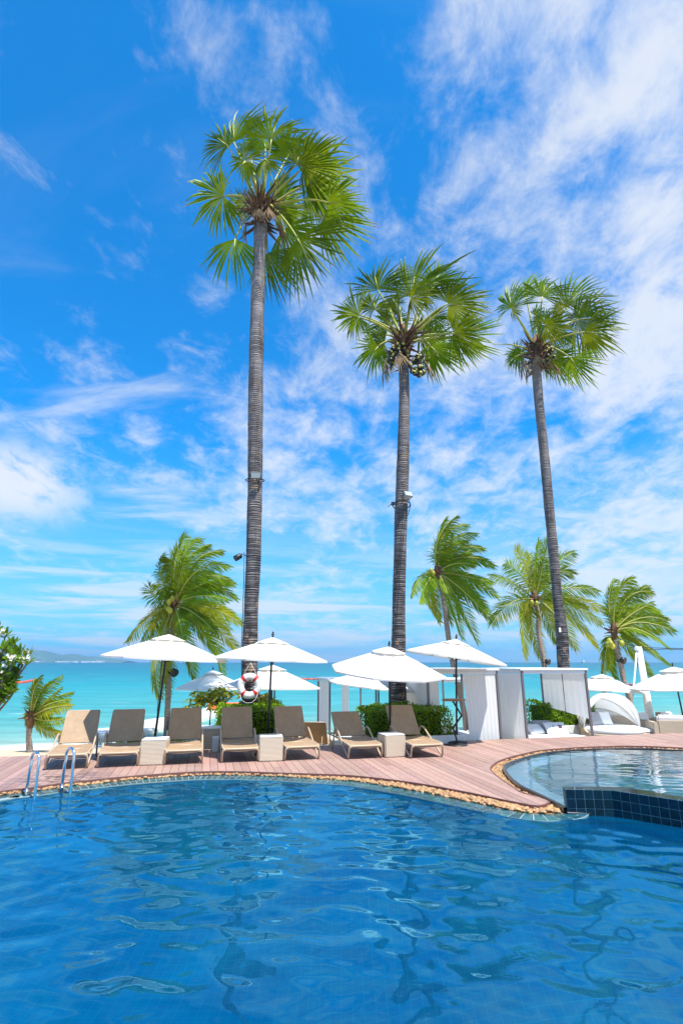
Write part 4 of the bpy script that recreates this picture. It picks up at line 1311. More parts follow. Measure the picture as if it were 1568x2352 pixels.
# ------------------------------------------------------------------ furniture materials
def wicker(name, c1, c2, gap, sx_=55.0, sy_=55.0, objvar=0.08):
    """woven strands: two crossed bands, over and under"""
    m = bpy.data.materials.new(name); m.use_nodes = True
    t = NT(m.node_tree); b = t.n['Principled BSDF']
    co = t('ShaderNodeTexCoord').outputs['Object']
    s_ = t('ShaderNodeSeparateXYZ', ins={0: co}).outputs
    u = t.math('MULTIPLY', t.math('ADD', s_[0], t.math('MULTIPLY', s_[1], 0.0)), sx_)
    v = t.math('MULTIPLY', t.math('ADD', s_[2], s_[1]), sy_)
    wa = t.math('ABSOLUTE', t.math('SINE', t.math('MULTIPLY', v, math.pi)))
    wb_ = t.math('SINE', t.math('MULTIPLY', t.math('ADD', u, t.math('FLOOR', v)), math.pi))
    h = t.math('MULTIPLY', wa, t.maprange(wb_, -1, 1, 0.45, 1.0))
    n_ = t.noise(t.mapping(co, scale=(3, 3, 40)), 2.0, 4, 0.6)
    c = t.mix(t.maprange(n_, .3, .7), c1, c2)
    rnd = t('ShaderNodeObjectInfo').outputs['Random']
    c = t('ShaderNodeHueSaturation', ins={'Color': c, 'Value': t.maprange(rnd, 0, 1, 1 - objvar, 1 + objvar)}).outputs[0]
    c = t.mix(t.maprange(h, 0.0, 0.30, 0.65, 0.0), c, gap)
    t.set(b, 'Base Color', c); t.set(b, 'Roughness', 0.55)
    t.set(b, 'Normal', t('ShaderNodeBump', ins={'Strength': 0.8, 'Distance': 0.004, 'Height': h}))
    MATS[name] = m
    return m
sling_m = wicker('lounger_weave', (0.315, 0.205, 0.118), (0.40, 0.275, 0.168), (0.11, 0.07, 0.03), 60, 60)
tablewick_m = wicker('table_weave', (0.50, 0.41, 0.31), (0.58, 0.49, 0.38), (0.36, 0.28, 0.20), 26, 44)
sofawick_m = wicker('sofa_weave', (0.46, 0.37, 0.27), (0.54, 0.44, 0.33), (0.2, 0.15, 0.1), 30, 40)
chest_m = wicker('chest_weave', (0.52, 0.43, 0.33), (0.62, 0.53, 0.42), (0.28, 0.21, 0.14), 18, 34)
tube_m = mat('beige_tube', (0.42, 0.32, 0.22), 0.4, var=0.1, objvar=0.06)
whitetop_m = mat('white_top', (0.80, 0.80, 0.78), 0.35, var=0.04)
canvas_m = leafmat('white_canvas', (0.82, 0.80, 0.75), (0.78, 0.76, 0.71), 0.22, 0.85, 0.03, 3, (0.82, 0.76, 0.66))
pole_m = mat('dark_pole', (0.018, 0.020, 0.024), 0.35, metal=0.3)
post_m = mat('steel_post', (0.17, 0.15, 0.16), 0.35, metal=0.3)
curtain_m = leafmat('white_curtain', (0.88, 0.88, 0.86), (0.85, 0.85, 0.84), 0.38, 0.85, 0.02, 2, (0.9, 0.9, 0.88))
mattress_m = mat('white_mattress', (0.80, 0.80, 0.80), 0.85, var=0.03, nscale=3)
greycush_m = mat('grey_cushion', (0.33, 0.34, 0.36), 0.85, var=0.08)
wood_m = mat('table_wood', (0.30, 0.13, 0.06), 0.4, var=0.25, nscale=3, nstretch=(1, 10, 1))
black_m = mat('black_metal', (0.012, 0.012, 0.014), 0.45)
red_m = mat('red_band', (0.55, 0.025, 0.025), 0.5)
orange_m = mat('orange_plastic', (0.72, 0.16, 0.03), 0.5, var=0.15)
rope_m = mat('white_rope', (0.72, 0.70, 0.66), 0.8)
whitepl_m = mat('white_plastic', (0.78, 0.78, 0.77), 0.45, var=0.06)
dockpl_m = mat('dock_block_plastic', (0.74, 0.72, 0.68), 0.6, var=0.12, objvar=0.1)
boom_m = mat('red_boom', (0.55, 0.085, 0.05), 0.6, var=0.2)
glass_m = mat('lamp_glass', (0.42, 0.47, 0.46), 0.15)
lampgrey_m = mat('lamp_housing', (0.22, 0.22, 0.21), 0.5)
ink_m = mat('dark_print', (0.06, 0.03, 0.08), 0.8)

# ------------------------------------------------------------------ sun loungers
HW = 0.335
def make_lounger():
    root = empty('sun_lounger')
    # seat sling, slightly sagging, front lip rolled down
    prof = [(0.0, 0.235), (0.012, 0.268), (0.05, 0.285), (0.25, 0.286), (0.55, 0.290), (0.85, 0.300), (1.12, 0.305)]
    mb = MB()
    top, bot = [], []
    for y, z in prof:
        top.append([V((HW * 2 * (i / 8 - .5) * .985, y, z - 0.018 * math.cos(math.pi * (i / 8 - .5)))) for i in range(9)])
        bot.append([p - V((0, 0, .014)) for p in top[-1]])
    mb.grid(top); mb.grid(bot[::-1])
    for sgn in (0, 8):
        mb.grid([[r_[sgn] for r_ in top], [r_[sgn] for r_ in bot]])
    mb.grid([top[0], bot[0]])
    mb.build('seat', sling_m, root)
    # backrest turns on its hinge
    mb = MB()
    L = 0.73
    top, bot = [], []
    for k_ in range(7):
        y = 0.015 + L * k_ / 6
        w = HW * (0.985 - .05 * k_ / 6)
        top.append([V((2 * w * (i / 8 - .5), y, 0.012 - 0.02 * math.cos(math.pi * (i / 8 - .5)) * math.sin(math.pi * min(k_, 5.2) / 6))) for i in range(9)])
        bot.append([p - V((0, 0, .02)) for p in top[-1]])
    mb.grid(top); mb.grid(bot[::-1])
    for sgn in (0, 8):
        mb.grid([[r_[sgn] for r_ in top], [r_[sgn] for r_ in bot]])
    mb.grid([top[0], bot[0]]); mb.grid([top[-1], bot[-1]])
    back = mb.build('backrest', sling_m, root)
    back.location = (0, 1.15, 0.30)
    fr = MB()
    fr.tube([(-HW, 0, -.012), (-HW * .95, L, -.012), (-HW * .92, L + .02, -.012), (HW * .92, L + .02, -.012), (HW * .95, L, -.012), (HW, 0, -.012)], .014, 6)
    fr.build('back_frame', tube_m, back)
    pr = MB()
    pr.tube([(-.22, .42, -.03), (-.22, .30, -.36), (.22, .30, -.36), (.22, .42, -.03)], .011, 6)
    pr.build('prop', tube_m, back)
    # seat frame: U round the front, rails back
    mb = MB()
    rr = .02
    mb.tube([(-HW - .01, 1.95, .285), (-HW - .01, 1.1, .29), (-HW - .01, .12, .272), (-HW - .005, .03, .262), (-HW + .06, .005, .25), (HW - .06, .005, .25), (HW + .005, .03, .262), (HW + .01, .12, .272), (HW + .01, 1.1, .29), (HW + .01, 1.95, .285)], rr, 8)
    mb.tube([(-HW, 1.93, .285), (HW, 1.93, .285)], rr * .9, 8)
    mb.tube([(-HW, .62, .27), (HW, .62, .27)], rr * .7, 6)
    mb.build('seat_frame', tube_m, root)
    for sx_ in (-1, 1):
        x = sx_ * (HW + .012)
        lg = MB()
        lg.tube([(x - sx_ * .05, .012, .25), (x - sx_ * .015, .018, .235), (x, .03, .19), (x + sx_ * .005, .07, .04), (x + sx_ * .005, .10, .02), (x + sx_ * .005, .135, .04)], .0195, 8)
        lg.build('leg', tube_m, root)
        am = MB()
        x2 = x + sx_ * .012
        am.tube([(x + sx_ * .005, .125, .032), (x2, .45, .20), (x2, .92, .44), (x2, 1.02, .485), (x2, 1.12, .495), (x2, 1.21, .46), (x2, 1.27, .38), (x2, 1.34, .22)], .019, 8)
        am.build('armrest', tube_m, root)
        rl = MB()
        rl.tube([(x2, 1.33, .25), (x2, 1.42, .02), (x2, 1.46, .012)], .019, 8)
        rl.build('leg', tube_m, root)
    return root, back
loungers = [  # front feet left, right; top of backrest; backrest angle; label
    ((106, 1768), (197, 1766), 193.5, 54, 'leftmost beige wicker sun lounger, beside the pool ladder rails and half in sunlight'),
    ((226, 1764), (313, 1760), 297, 54, 'second beige wicker sun lounger from the left, left of the first side table'),
    ((380, 1757), (460, 1754), 427.5, 55, 'third beige wicker sun lounger from the left, right of the first side table'),
    ((511.5, 1752), (589.5, 1749.5), 543, 55, 'beige wicker sun lounger right in front of the lifebuoy palm'),
    ((654.5, 1747), (730, 1744.6), 659, 55, 'beige wicker sun lounger turned slightly left, right of the middle side table'),
    ((801, 1744.6), (873, 1741), 789, 39, 'beige wicker sun lounger with its backrest set low, left of the right side table'),
    ((946, 1742), (1011, 1739), 913, 55, 'rightmost front beige wicker sun lounger, before the middle palm'),
]
proto, _ = make_lounger()
def col_point(px_, f, dist, z):
    """point on the pixel column at a given distance beyond f"""
    best = None
    for i in range(60):
        Y = f.y + dist * (0.55 + 0.5 * i / 59)
        p = at(px_, 1640, Y); p.z = 0
        e = abs((p - V((f.x, f.y, 0))).length - dist)
        if best is None or e < best[0]:
            best = (e, p)
    return best[1]
def place_lounger(i, pos, rz, ang, label, group):
    o = proto if i == 0 else copy_tree(proto)
    o.location = pos; o.rotation_euler = (0, 0, rz)
    for ch in o.children:
        if ch.name.startswith('backrest'):
            ch.rotation_euler = (R(ang), 0, 0)
    tag(o, label, 'sun lounger', group)
    return o
for i, (fl_, fr_, tx, ang, lab) in enumerate(loungers):
    f = (atz(*fl_, 0.0) + atz(*fr_, 0.0)) / 2
    h = col_point(tx, f, 1.15 + .73 * math.cos(R(ang)), 0)
    d = h - V((f.x, f.y, 0))
    rz = math.atan2(-d.x, d.y)
    off_ = V((-math.sin(rz), math.cos(rz), 0)) * -.10
    place_lounger(i, (f.x + off_.x, f.y + off_.y, 0.002), rz, ang, lab, 'sun loungers along the pool deck')
for j, (px_, lab) in enumerate(((737, 'sun lounger seen from behind on the lower beach level, between fifth and sixth front loungers'), (670, 'sun lounger on the lower beach level, almost hidden behind the fifth front lounger'))):
    p = at(px_, 1660, 15.2)
    p = V((p.x - .1, 15.2 + 1.64, 0)); p.z = sand_z(p.x, p.y - .8) + .01
    place_lounger(7 + j, p, math.pi - .06, 52, lab, 'sun loungers on the lower beach level')

# ------------------------------------------------------------------ wicker side tables
def side_table(fl_, fr_, h, depth, label, rz_add=0.0, i=0):
    a, b = atz(*fl_, 0.0), atz(*fr_, 0.0)
    d = b - a; w = d.length
    rz = math.atan2(d.y, d.x) + rz_add
    c = (a + b) / 2 + V((-math.sin(rz), math.cos(rz), 0)) * depth / 2
    root = empty('side_table', (c.x, c.y, 0.002), rz, label, 'side table', 'wicker side tables between the loungers')
    mb = MB(); mb.bbox((0, 0, h / 2), (w, depth, h), .018); mb.build('wicker_body', tablewick_m, root)
    mb = MB(); mb.bbox((0, 0, h + .009), (w * .96, depth * .95, .018), .005); mb.build('table_top', whitetop_m, root)
side_table((318, 1759.5), (378, 1758), .44, .46, 'white-topped wicker side table between the second and third loungers')
side_table((594, 1750.5), (649, 1749), .44, .46, 'white-topped wicker side table between the fourth and fifth loungers')
side_table((884, 1741), (934, 1739.5), .42, .46, 'wicker side table standing left of the rightmost front lounger', R(8))

# wicker chest with pale lid behind the third lounger, white service box beside it
ca, cb = at(456, 1722, 13.25), at(500, 1722, 13.35)
c = (ca + cb) / 2
root = empty('wicker_chest', (c.x, c.y + .26, 0.002), DZ, 'low wicker storage chest with pale lid behind the third lounger', 'chest')
mb = MB(); mb.bbox((0, 0, .21), (.62, .5, .42), .015); mb.build('wicker_body', chest_m, root)
mb = MB(); mb.bbox((0, 0, .44), (.66, .54, .035), .008); mb.build('lid', whitetop_m, root)
c = at(495, 1722, 12.95)
root = empty('service_box', (c.x, c.y + .1, 0.002), DZ, 'small grey-white service box at the foot of the tallest palm hedge', 'service box')
mb = MB(); mb.bbox((0, 0, .15), (.2, .26, .30), .01); mb.build('box', planter_m, root)
mb = MB(); mb.bbox((.13, -.05, .10), (.12, .12, .20), .008); mb.build('socket_housing', greystone_m, root)

# ------------------------------------------------------------------ parasols
def parasol(label, px_, py_, Y, tilt=(0, 0), rad=1.38, rise=0.50, ground=0.0, lean=(0, 0), rot=0.0, group=None, cord=False):
    ap = at(px_, py_, Y)
    base = V((ap.x + lean[0], ap.y + lean[1], ground))
    root = empty('parasol', base, 0, label, 'parasol', group)
    top = ap - base
    mb = MB()
    mb.tube([V((0, 0, 0.02)), top * .5, top - V((0, 0, .05))], .024, 10)
    mb.build('pole', pole_m, root)
    mb = MB(); mb.lathe([(.26, 0), (.26, .035), (.05, .06), (.04, .28), (.035, .28)], (0, 0, 0), 20); mb.build('base', black_m, root)
    can = empty('canopy'); can.parent = root
    can.location = top
    can.rotation_euler = (R(tilt[0]), R(tilt[1]), rot)
    # cloth: eight panels that sag between the ribs
    mb = MB(); rows = []
    N, Mx = 8, 6
    for k_ in range(8):
        q = 0.10 + 0.90 * k_ / 7
        row = []
        for j in range(N * Mx + 1):
            a = 2 * math.pi * (j / (N * Mx)) + math.pi / 8
            fph = (j % Mx) / Mx
            ph = math.cos(math.pi / N) / math.cos(2 * math.pi / N * (fph - .5))
            r_ = rad * q * ph
            sag = 0.030 * math.sin(math.pi * fph) * math.sin(math.pi * min(1, q * .9))
            z = -rise * (q ** 0.93) - sag + .02 * math.sin(math.pi * q)
            row.append(V((r_ * math.cos(a), r_ * math.sin(a), z)))
        rows.append(row)
    mb.grid(rows, 0, False)
    hem = [p - V((0, 0, .035)) for p in rows[-1]]
    mb.grid([rows[-1], hem], 0, False)
    cl = mb.build('cloth', canvas_m, can)
    # raised vent cap
    mb = MB(); rows = []
    for q in (0.02, .35, .7, 1.0):
        row = []
        for j in range(N * 4 + 1):
            a = 2 * math.pi * (j / (N * 4)) + math.pi / 8
            fph = (j % 4) / 4
            ph = math.cos(math.pi / N) / math.cos(2 * math.pi / N * (fph - .5))
            scal = 0.012 * math.sin(math.pi * fph) * (q == 1.0)
            row.append(V((rad * .30 * q * ph * math.cos(a), rad * .30 * q * ph * math.sin(a), .018 - .135 * q ** 1.1 + scal)))
        rows.append(row)
    mb.grid(rows, 0, False)
    mb.build('vent_cap', canvas_m, can)
    mb = MB(); mb.lathe([(.02, .0), (.02, .05), (.035, .06), (.035, .075), (.016, .085), (.024, .11), (.012, .135), (.002, .14)], (0, 0, 0.01), 10); mb.build('finial', pole_m, can)
    for k_ in range(N):
        a = 2 * math.pi * k_ / N + math.pi / 8
        o_ = V((math.cos(a), math.sin(a), 0))
        mb = MB()
        mb.tube([o_ * .05 + V((0, 0, -.06)), o_ * rad * .5 + V((0, 0, -rise * .53 - .025)), o_ * rad * .99 + V((0, 0, -rise - .02))], .010, 5)
        mb.tube([o_ * .04 + V((0, 0, -rise * 1.15)), o_ * rad * .5 + V((0, 0, -rise * .53 - .03))], .008, 5)
        mb.build('rib', pole_m, can)
    if cord:
        mb = MB(); mb.tube([V((0.03, -.03, top.z - .5)), V((.045, -.04, top.z * .6)), V((.03, -.03, .95)), V((.05, -.03, .7))], .006, 5); mb.build('cord', black_m, root)
    return root
G1 = 'white parasols between the front loungers'
G2 = 'white parasols on the lower beach level'
parasol('leftmost large white parasol, tilted a little right, before the left coconut palm', 388, 1459, 12.35, (0, 2.9), 1.33, .49, 0, (-.14, 0), .05, G1, True)
parasol('large white parasol with dark finial just right of the lifebuoy', 626, 1466, 12.6, (1, 2.2), 1.31, .45, 0, (-.04, 0), .12, G1)
parasol('white parasol tilted towards the pool, covering the middle palm trunk', 893, 1487, 13.3, (7.5, 3.2), 1.38, .54, 0, (-.02, 0.02), .10, G1, True)
parasol('white parasol tilted right, its pole beside the tall bar table', 1047, 1470, 14.4, (0, 8.8), 1.32, .44, 0, (-.12, 0), -.1, G1, True)
parasol('small white parasol low beyond the third lounger, over the yellow-green tree', 489, 1541, 21.7, (0, 0), 1.42, .62, -.95, (0, 0), .2, G2)
parasol('white parasol low behind the lifebuoy palm', 626, 1529, 15.8, (0, 1.6), 1.38, .55, -.55, (0, 0), .2, G2)
parasol('white parasol mostly hidden behind the one before the middle palm', 868, 1533, 16.6, (2, 5.5), 1.42, .52, -.55, (0, 0), .2, G2)
parasol('small white parasol behind the round daybed', 1382, 1550, 20.6, (0, 3), 1.42, .52, -.75, (0, 0), .15, G2)
parasol('white parasol cut off by the right edge, over the wicker sofas', 1545, 1533, 18.3, (0, -3), 1.45, .60, -.6, (.12, 0), .2, G2)

# ------------------------------------------------------------------ cabanas with curtains
def curtain(root, a, b, ztop, zbot, zbot2=None, n=60, amp=0.010, waves_=9, bow=0.0, ph=0.0, pinch=0.0):
    """pleated cloth from a to b; zbot2: lower edge height at b"""
    mb = MB(); rows = []
    d = (b - a); L = d.length; t_ = d.normalized(); nrm = V((t_.y, -t_.x, 0))
    zbot2 = zbot if zbot2 is None else zbot2
    for k_ in range(9):
        q = k_ / 8
        row = []
        for i in range(n + 1):
            f = i / n
            zb = zbot + (zbot2 - zbot) * f
            am = amp * (0.5 + .6 * q)
            off_ = am * math.sin(2 * math.pi * waves_ * f + ph + .8 * math.sin(5 * f + ph)) + bow * math.sin(math.pi * q) * (1 - f)
            ff = f + pinch * q * (1 - f)
            p = a + d * ff + nrm * off_
            row.append(V((p.x, p.y, ztop + (zb - ztop) * q)))
        rows.append(row)
    mb.grid(rows, 0, True)
    return mb.build('curtain', curtain_m, root)
def cabana(label, A, B, depth, zt, zg, curtains, group, roofover=0.03, post=0.055):
    """A, B: front left/right post"""
    root = empty('cabana', (A.x, A.y, zg), 0, label, 'cabana', group)
    O = V((A.x, A.y, zg))
    ex = (B - A).normalized(); ey = V((-ex.y, ex.x, 0))
    W = (B - A).length
    C = {'fl': V((0, 0, 0)), 'fr': ex * W, 'bl': ey * depth, 'br': ex * W + ey * depth}
    H = zt - zg
    rz = Matrix.Rotation(math.atan2(ex.y, ex.x), 3, 'Z')
    for p in C.values():
        mb = MB(); mb.box(p + V((0, 0, H / 2)), (post, post, H - .002), 0, rz); mb.build('post', post_m, root)
    for a, b in (('fl', 'fr'), ('bl', 'br'), ('fl', 'bl'), ('fr', 'br')):
        pa, pb_ = C[a], C[b]
        d = (pb_ - pa)
        rr = Matrix.Rotation(math.atan2(d.y, d.x), 3, 'Z')
        inset = post / 2 + .002
        mb = MB(); mb.box((pa + pb_) / 2 + V((0, 0, H - .045)), (d.length - 2 * inset, post * .8, .07), 0, rr); mb.build('beam', whitepl_m, root)
    mb = MB(); mb.bbox((C['fl'] + C['br']) / 2 + V((0, 0, H + .03)), (W + .1 + roofover, depth + .12, .055), .01, 0, rz); mb.build('roof', whitepl_m, root)
    for c_ in curtains:
        (k0, f0), (k1, f1) = c_['from'], c_['to']
        def pt(key, f):
            a, b = key
            return C[a].lerp(C[b], f)
        curtain(root, pt(k0, f0), pt(k1, f1), H - .09, c_.get('z', .12), c_.get('z2'), waves_=c_.get('w', 9), bow=c_.get('bow', 0), ph=c_.get('ph', 0), amp=c_.get('amp', .0045), pinch=c_.get('pinch', 0))
    return root, O, ex, ey, W
ZG, ZT = -0.42, 1.68
fl1, fr1 = on_edge(984, .22), on_edge(1145, .22)
fl2, fr2 = on_edge(1204, .22), on_edge(1352, .22)
GC = 'curtained cabanas at the deck edge'
F, B_, Lf, Rt = ('fl', 'fr'), ('bl', 'br'), ('fl', 'bl'), ('fr', 'br')
cab1, O1, ex, ey, W1 = cabana('left cabana at the deck edge, long white curtain across its right front', fl1, fr1, 2.15, ZT, ZG,
    [{'from': (F, .50), 'to': (F, .975), 'z': .10, 'z2': -.0, 'w': 8, 'bow': .05, 'pinch': .10}, {'from': (F, .02), 'to': (F, .15), 'z': .62, 'w': 3, 'ph': 1}, {'from': (Lf, .04), 'to': (Lf, .95), 'z': .25, 'w': 11, 'ph': 2}], GC)
cab2, O2, ex, ey, W2 = cabana('right cabana at the deck edge, with two half-length white curtain panels', fl2, fr2, 2.15, ZT, ZG,
    [{'from': (Lf, .04), 'to': (Lf, .80), 'z': .22, 'w': 9, 'ph': .6}, {'from': (Rt, .02), 'to': (Rt, .49), 'z': .82, 'z2': .92, 'w': 4}, {'from': (Rt, .51), 'to': (Rt, .985), 'z': .93, 'z2': 1.0, 'w': 4, 'ph': 2}], GC)
def pillow(label, c, size, rx, rz, m, name='pillow', prints=False):
    mb = MB(); rows = []
    n = 10
    for sgn in (1, -1):
        rows = []
        for i in range(n + 1):
            u = i / n * 2 - 1
            row = []
            for j in range(n + 1):
                v = j / n * 2 - 1
                th = max(0, (1 - u ** 4) * (1 - v ** 4)) ** .5
                k_ = 1 - .06 * (u * u * v * v) - .05 * (1 - abs(u)) * 0
                row.append(V((u * size[0] / 2 * (1 - .05 * (1 - v * v)), v * size[1] / 2 * (1 - .05 * (1 - u * u)), sgn * size[2] / 2 * th)))
            rows.append(row if sgn > 0 else row[::-1])
        mb.grid(rows, 0, True)
    o = mb.build(name, m, label=label, category='pillow')
    o.rotation_euler = (rx, 0, rz); o.location = c
    if prints:
        pm = MB()
        pm.box((.10, -.02, size[2] / 2 + .001), (.11, .11, .004)); pm.box((-.09, -.02, size[2] / 2 + .001), (.012, .16, .004)); pm.box((-.005, -.05, size[2] / 2 + .001), (.05, .01, .004))
        q = pm.build('print', ink_m, o)
    return o
def daybed(label, O, ex, ey, W, depth, z0):
    rz = math.atan2(ex.y, ex.x)
    c = O + ex * (W / 2) + ey * (depth / 2)
    root = empty('daybed', (c.x, c.y, z0), rz, label, 'daybed', 'daybeds in the cabanas')
    mb = MB(); mb.bbox((0, 0, .09), (W - .16, depth - .2, .18), .01); mb.build('platform', whitepl_m, root)
    mb = MB(); mb.bbox((0, 0, .275), (W - .12, depth - .16, .18), .05); mb.build('mattress', mattress_m, root)
    return root
daybed('white mattress daybed inside the left cabana', O1, ex, ey, W1, 2.1, ZG + .02)
daybed('white mattress daybed inside the right cabana', O2, ex, ey, W2, 2.1, ZG + .02)
zm = ZG + .02 + .365
def onbed(O, W, f, g, z): return V((0, 0, z)) + V((O.x, O.y, 0)) + ex * (W * f) + ey * (2.15 * g)
pillow('plump white pillow leaning on the left cabana daybed', onbed(O1, W1, .30, .16, zm + .20), (.55, .42, .17), R(48), R(28), mattress_m)
pillow('grey pillow behind the white one in the left cabana', onbed(O1, W1, .16, .34, zm + .22), (.6, .45, .18), R(50), R(14), greycush_m)
pillow('dark grey pillow lying at the left end of the left cabana', onbed(O1, W1, .06, .14, zm + .08), (.45, .4, .15), R(15), R(-20), greycush_m)
pillow('white pillow with a dark printed square in the right cabana', onbed(O2, W2, .66, .30, zm + .15), (.62, .42, .16), R(42), R(5), mattress_m, prints=True)
pillow('grey pillow propped behind the printed pillow', onbed(O2, W2, .56, .46, zm + .18), (.62, .46, .17), R(30), R(-6), greycush_m)
pillow('plain white pillow left of the printed pillow', onbed(O2, W2, .38, .38, zm + .12), (.5, .38, .17), R(30), R(20), mattress_m)
# low slatted bench between the cabanas
c = on_edge(1110, 2.6)
root = empty('low_table', (c.x, c.y, sand_z(c.x, c.y)), DZ, 'low white table between the two deck-edge cabanas', 'table')
mb = MB(); mb.bbox((0, 0, .42), (1.0, .5, .04), .008); mb.build('table_top', whitetop_m, root)
for a in (-1, 1):
    for b in (-1, 1):
        mb = MB(); mb.box((a * .45, b * .2, .2), (.04, .04, .398)); mb.build('leg', post_m, root)
# lower row of cabanas on the beach
GL = 'cabanas on the lower beach level'
def lower(pxl, pxr, Yc, zt, depth, label, curt):
    a = at(pxl, 1600, Yc); b = at(pxr, 1600, Yc)
    a.z = b.z = 0
    d = (b - a).length
    b = a + EX * d
    zg = sand_z(a.x, a.y) - .03
    return cabana(label, a, b, depth, zt, zg, curt, GL, .08)
lower(757, 868, 19.0, 1.32, 1.95, 'lower beach cabana seen between the fifth and sixth loungers',
    [{'from': (Lf, .08), 'to': (Lf, .92), 'z': .45, 'w': 6}, {'from': (B_, .55), 'to': (B_, .72), 'z': .40, 'w': 3}])
lower(566, 630, 19.6, 1.28, 1.7, 'narrow lower beach cabana behind the lifebuoy palm', [{'from': (Rt, .4), 'to': (Rt, .9), 'z': .40, 'w': 3}])
lower(1018, 1212, 21.0, 1.27, 2.2, 'lower beach cabana glimpsed between the deck-edge curtains', [])

# ------------------------------------------------------------------ round daybed with folding shell
c = at(1406, 1680, 17.2)
root = empty('round_daybed', (c.x, c.y, sand_z(c.x, c.y) + .06), DZ - .05, 'round wicker daybed with a ribbed white shell canopy', 'daybed')
rb = .88
mb = MB(); mb.lathe([(rb * .86, 0), (rb * .98, .16), (rb, .30), (rb * .97, .33)], (0, 0, 0), 40); mb.build('wicker_base', sofawick_m, root)
mb = MB(); mb.lathe([(rb * .93, .331), (rb * .965, .37), (rb * .95, .45), (rb * .85, .48), (0.01, .485)], (0, 0, 0), 40); mb.build('mattress', mattress_m, root)
mb = MB(); rows = []
for k_ in range(5):
    q = k_ / 4
    rows.append([V(((rb * (.98 + .06 * q)) * math.cos(a), (rb * (.98 + .06 * q)) * math.sin(a), .32 + .42 * q * math.sin(max(0.02, min(1, (a + .15) / 1.0)) * math.pi / 2) * math.sin(max(0.02, min(1, (math.pi + .15 - a) / 1.0)) * math.pi / 2))) for a in [(-.15 + (math.pi + .3) * i / 30) for i in range(31)]])
mb.grid(rows); mb.grid([[V((p.x * .94, p.y * .94, p.z - .003)) for p in r_] for r_ in rows][::-1]); mb.grid([rows[-1], [V((p.x * .94, p.y * .94, p.z)) for p in rows[-1]]])
mb.build('wicker_back', sofawick_m, root)
mb = MB(); rows = []
rs = rb * 1.04
def shell(phi, th, k_=1.0):
    return V((rs * k_ * math.cos(th), rs * k_ * math.sin(th) * math.sin(phi), .42 + rs * k_ * 1.08 * math.sin(th) * math.cos(phi)))
for i in range(17):
    phi = R(-14 + 98 * i / 16)
    belly = 1 - .025 * abs(math.sin(math.pi * i / 4))
    rows.append([shell(phi, math.pi * j / 28, belly) for j in range(29)])
mb.grid(rows)
mb.build('shell_canopy', curtain_m, root)
for i in (0, 4, 8, 12, 16):
    mb = MB(); mb.tube([shell(R(-14 + 98 * i / 16), math.pi * j / 28, 1.004) for j in range(29)], .017 if i == 0 else .011, 6); mb.build('hoop', whitepl_m if i == 0 else tube_m, root)
zc_ = c.z if False else sand_z(c.x, c.y) + .06
pillow('grey cushion inside the round daybed', (c.x - .38, c.y + .22, zc_ + .66), (.5, .42, .16), R(62), R(18), greycush_m)
pillow('white cushion leaning inside the round daybed', (c.x - .12, c.y + .30, zc_ + .66), (.55, .42, .16), R(58), R(2), mattress_m)

# ------------------------------------------------------------------ wicker lounge set at the right
def armchair(name, label, c, rz, w=.85, d=.8, seat_h=.40, arm_h=.62, back_h=.78):
    root = empty(name, c, rz, label, 'sofa', 'wicker lounge set')
    mb = MB(); mb.bbox((0, 0, .14), (w - .30, d - .02, .26), .012); mb.build('seat_base', sofawick_m, root)
    for s_ in (-1, 1):
        mb = MB(); mb.bbox((s_ * (w / 2 - .07), 0, arm_h / 2), (.14, d, arm_h), .014); mb.build('arm', sofawick_m, root)
    mb = MB(); mb.bbox((0, d / 2 - .06, back_h / 2), (w - .285, .12, back_h), .014); mb.build('back', sofawick_m, root)
    mb = MB(); mb.bbox((0, -.05, .34), (w - .30, d - .18, .13), .035); mb.build('seat_cushion', mattress_m, root)
    mb = MB(); mb.bbox((0, d / 2 - .21, .60), (w - .34, .15, .40), .05, 0, Matrix.Rotation(R(-14), 3, 'X')); mb.build('back_cushion', mattress_m, root)
    return root
def gz(p): return V((p.x, p.y, sand_z(p.x, p.y) + .03))
armchair('wicker_sofa', 'wicker armchair with pale back cushion right behind the round daybed', gz(at(1490, 1668, 19.0)), DZ + R(12))
armchair('wicker_sofa', 'wicker armchair farther right, half under the edge parasol', gz(at(1545, 1664, 19.6)), DZ + R(8))
armchair('wicker_sofa', 'front wicker sofa at the right edge seen from behind', gz(at(1545, 1685, 17.5)), DZ + R(155), 1.25, .8, arm_h=.60, back_h=.66)
p = gz(at(1483, 1684, 17.6))
root = empty('ottoman', p, DZ, 'low wicker ottoman with white cushion beside the round daybed', 'ottoman')
mb = MB(); mb.bbox((0, 0, .16), (.62, .5, .30), .012); mb.build('wicker_body', sofawick_m, root)
mb = MB(); mb.bbox((0, 0, .355), (.60, .48, .085), .03); mb.build('cushion', mattress_m, root)

# ------------------------------------------------------------------ bar table
c = atz(1047, 1712, 0)
root = empty('bar_table', (c.x, c.y, .003), 0, 'tall round bar table on a zigzag black leg beside a parasol pole', 'bar table')
mb = MB(); mb.lathe([(.27, 1.0), (.28, 1.005), (.28, 1.03), (.272, 1.035)], (0, 0, 0), 32); mb.build('table_top', wood_m, root)
mb = MB(); mb.lathe([(.27, 0), (.27, .008), (.16, .03), (.05, .055), (.035, .07)], (0, 0, 0), 28); mb.build('base_plate', black_m, root)
for o_ in (-.028, .028):
    mb = MB(); mb.tube([(-.03, o_, 1.0), (.17, o_, .66), (-.05, o_, .38), (.04, o_, .045)], .020, 6, 0, True, False); mb.build('zigzag_leg', black_m, root)

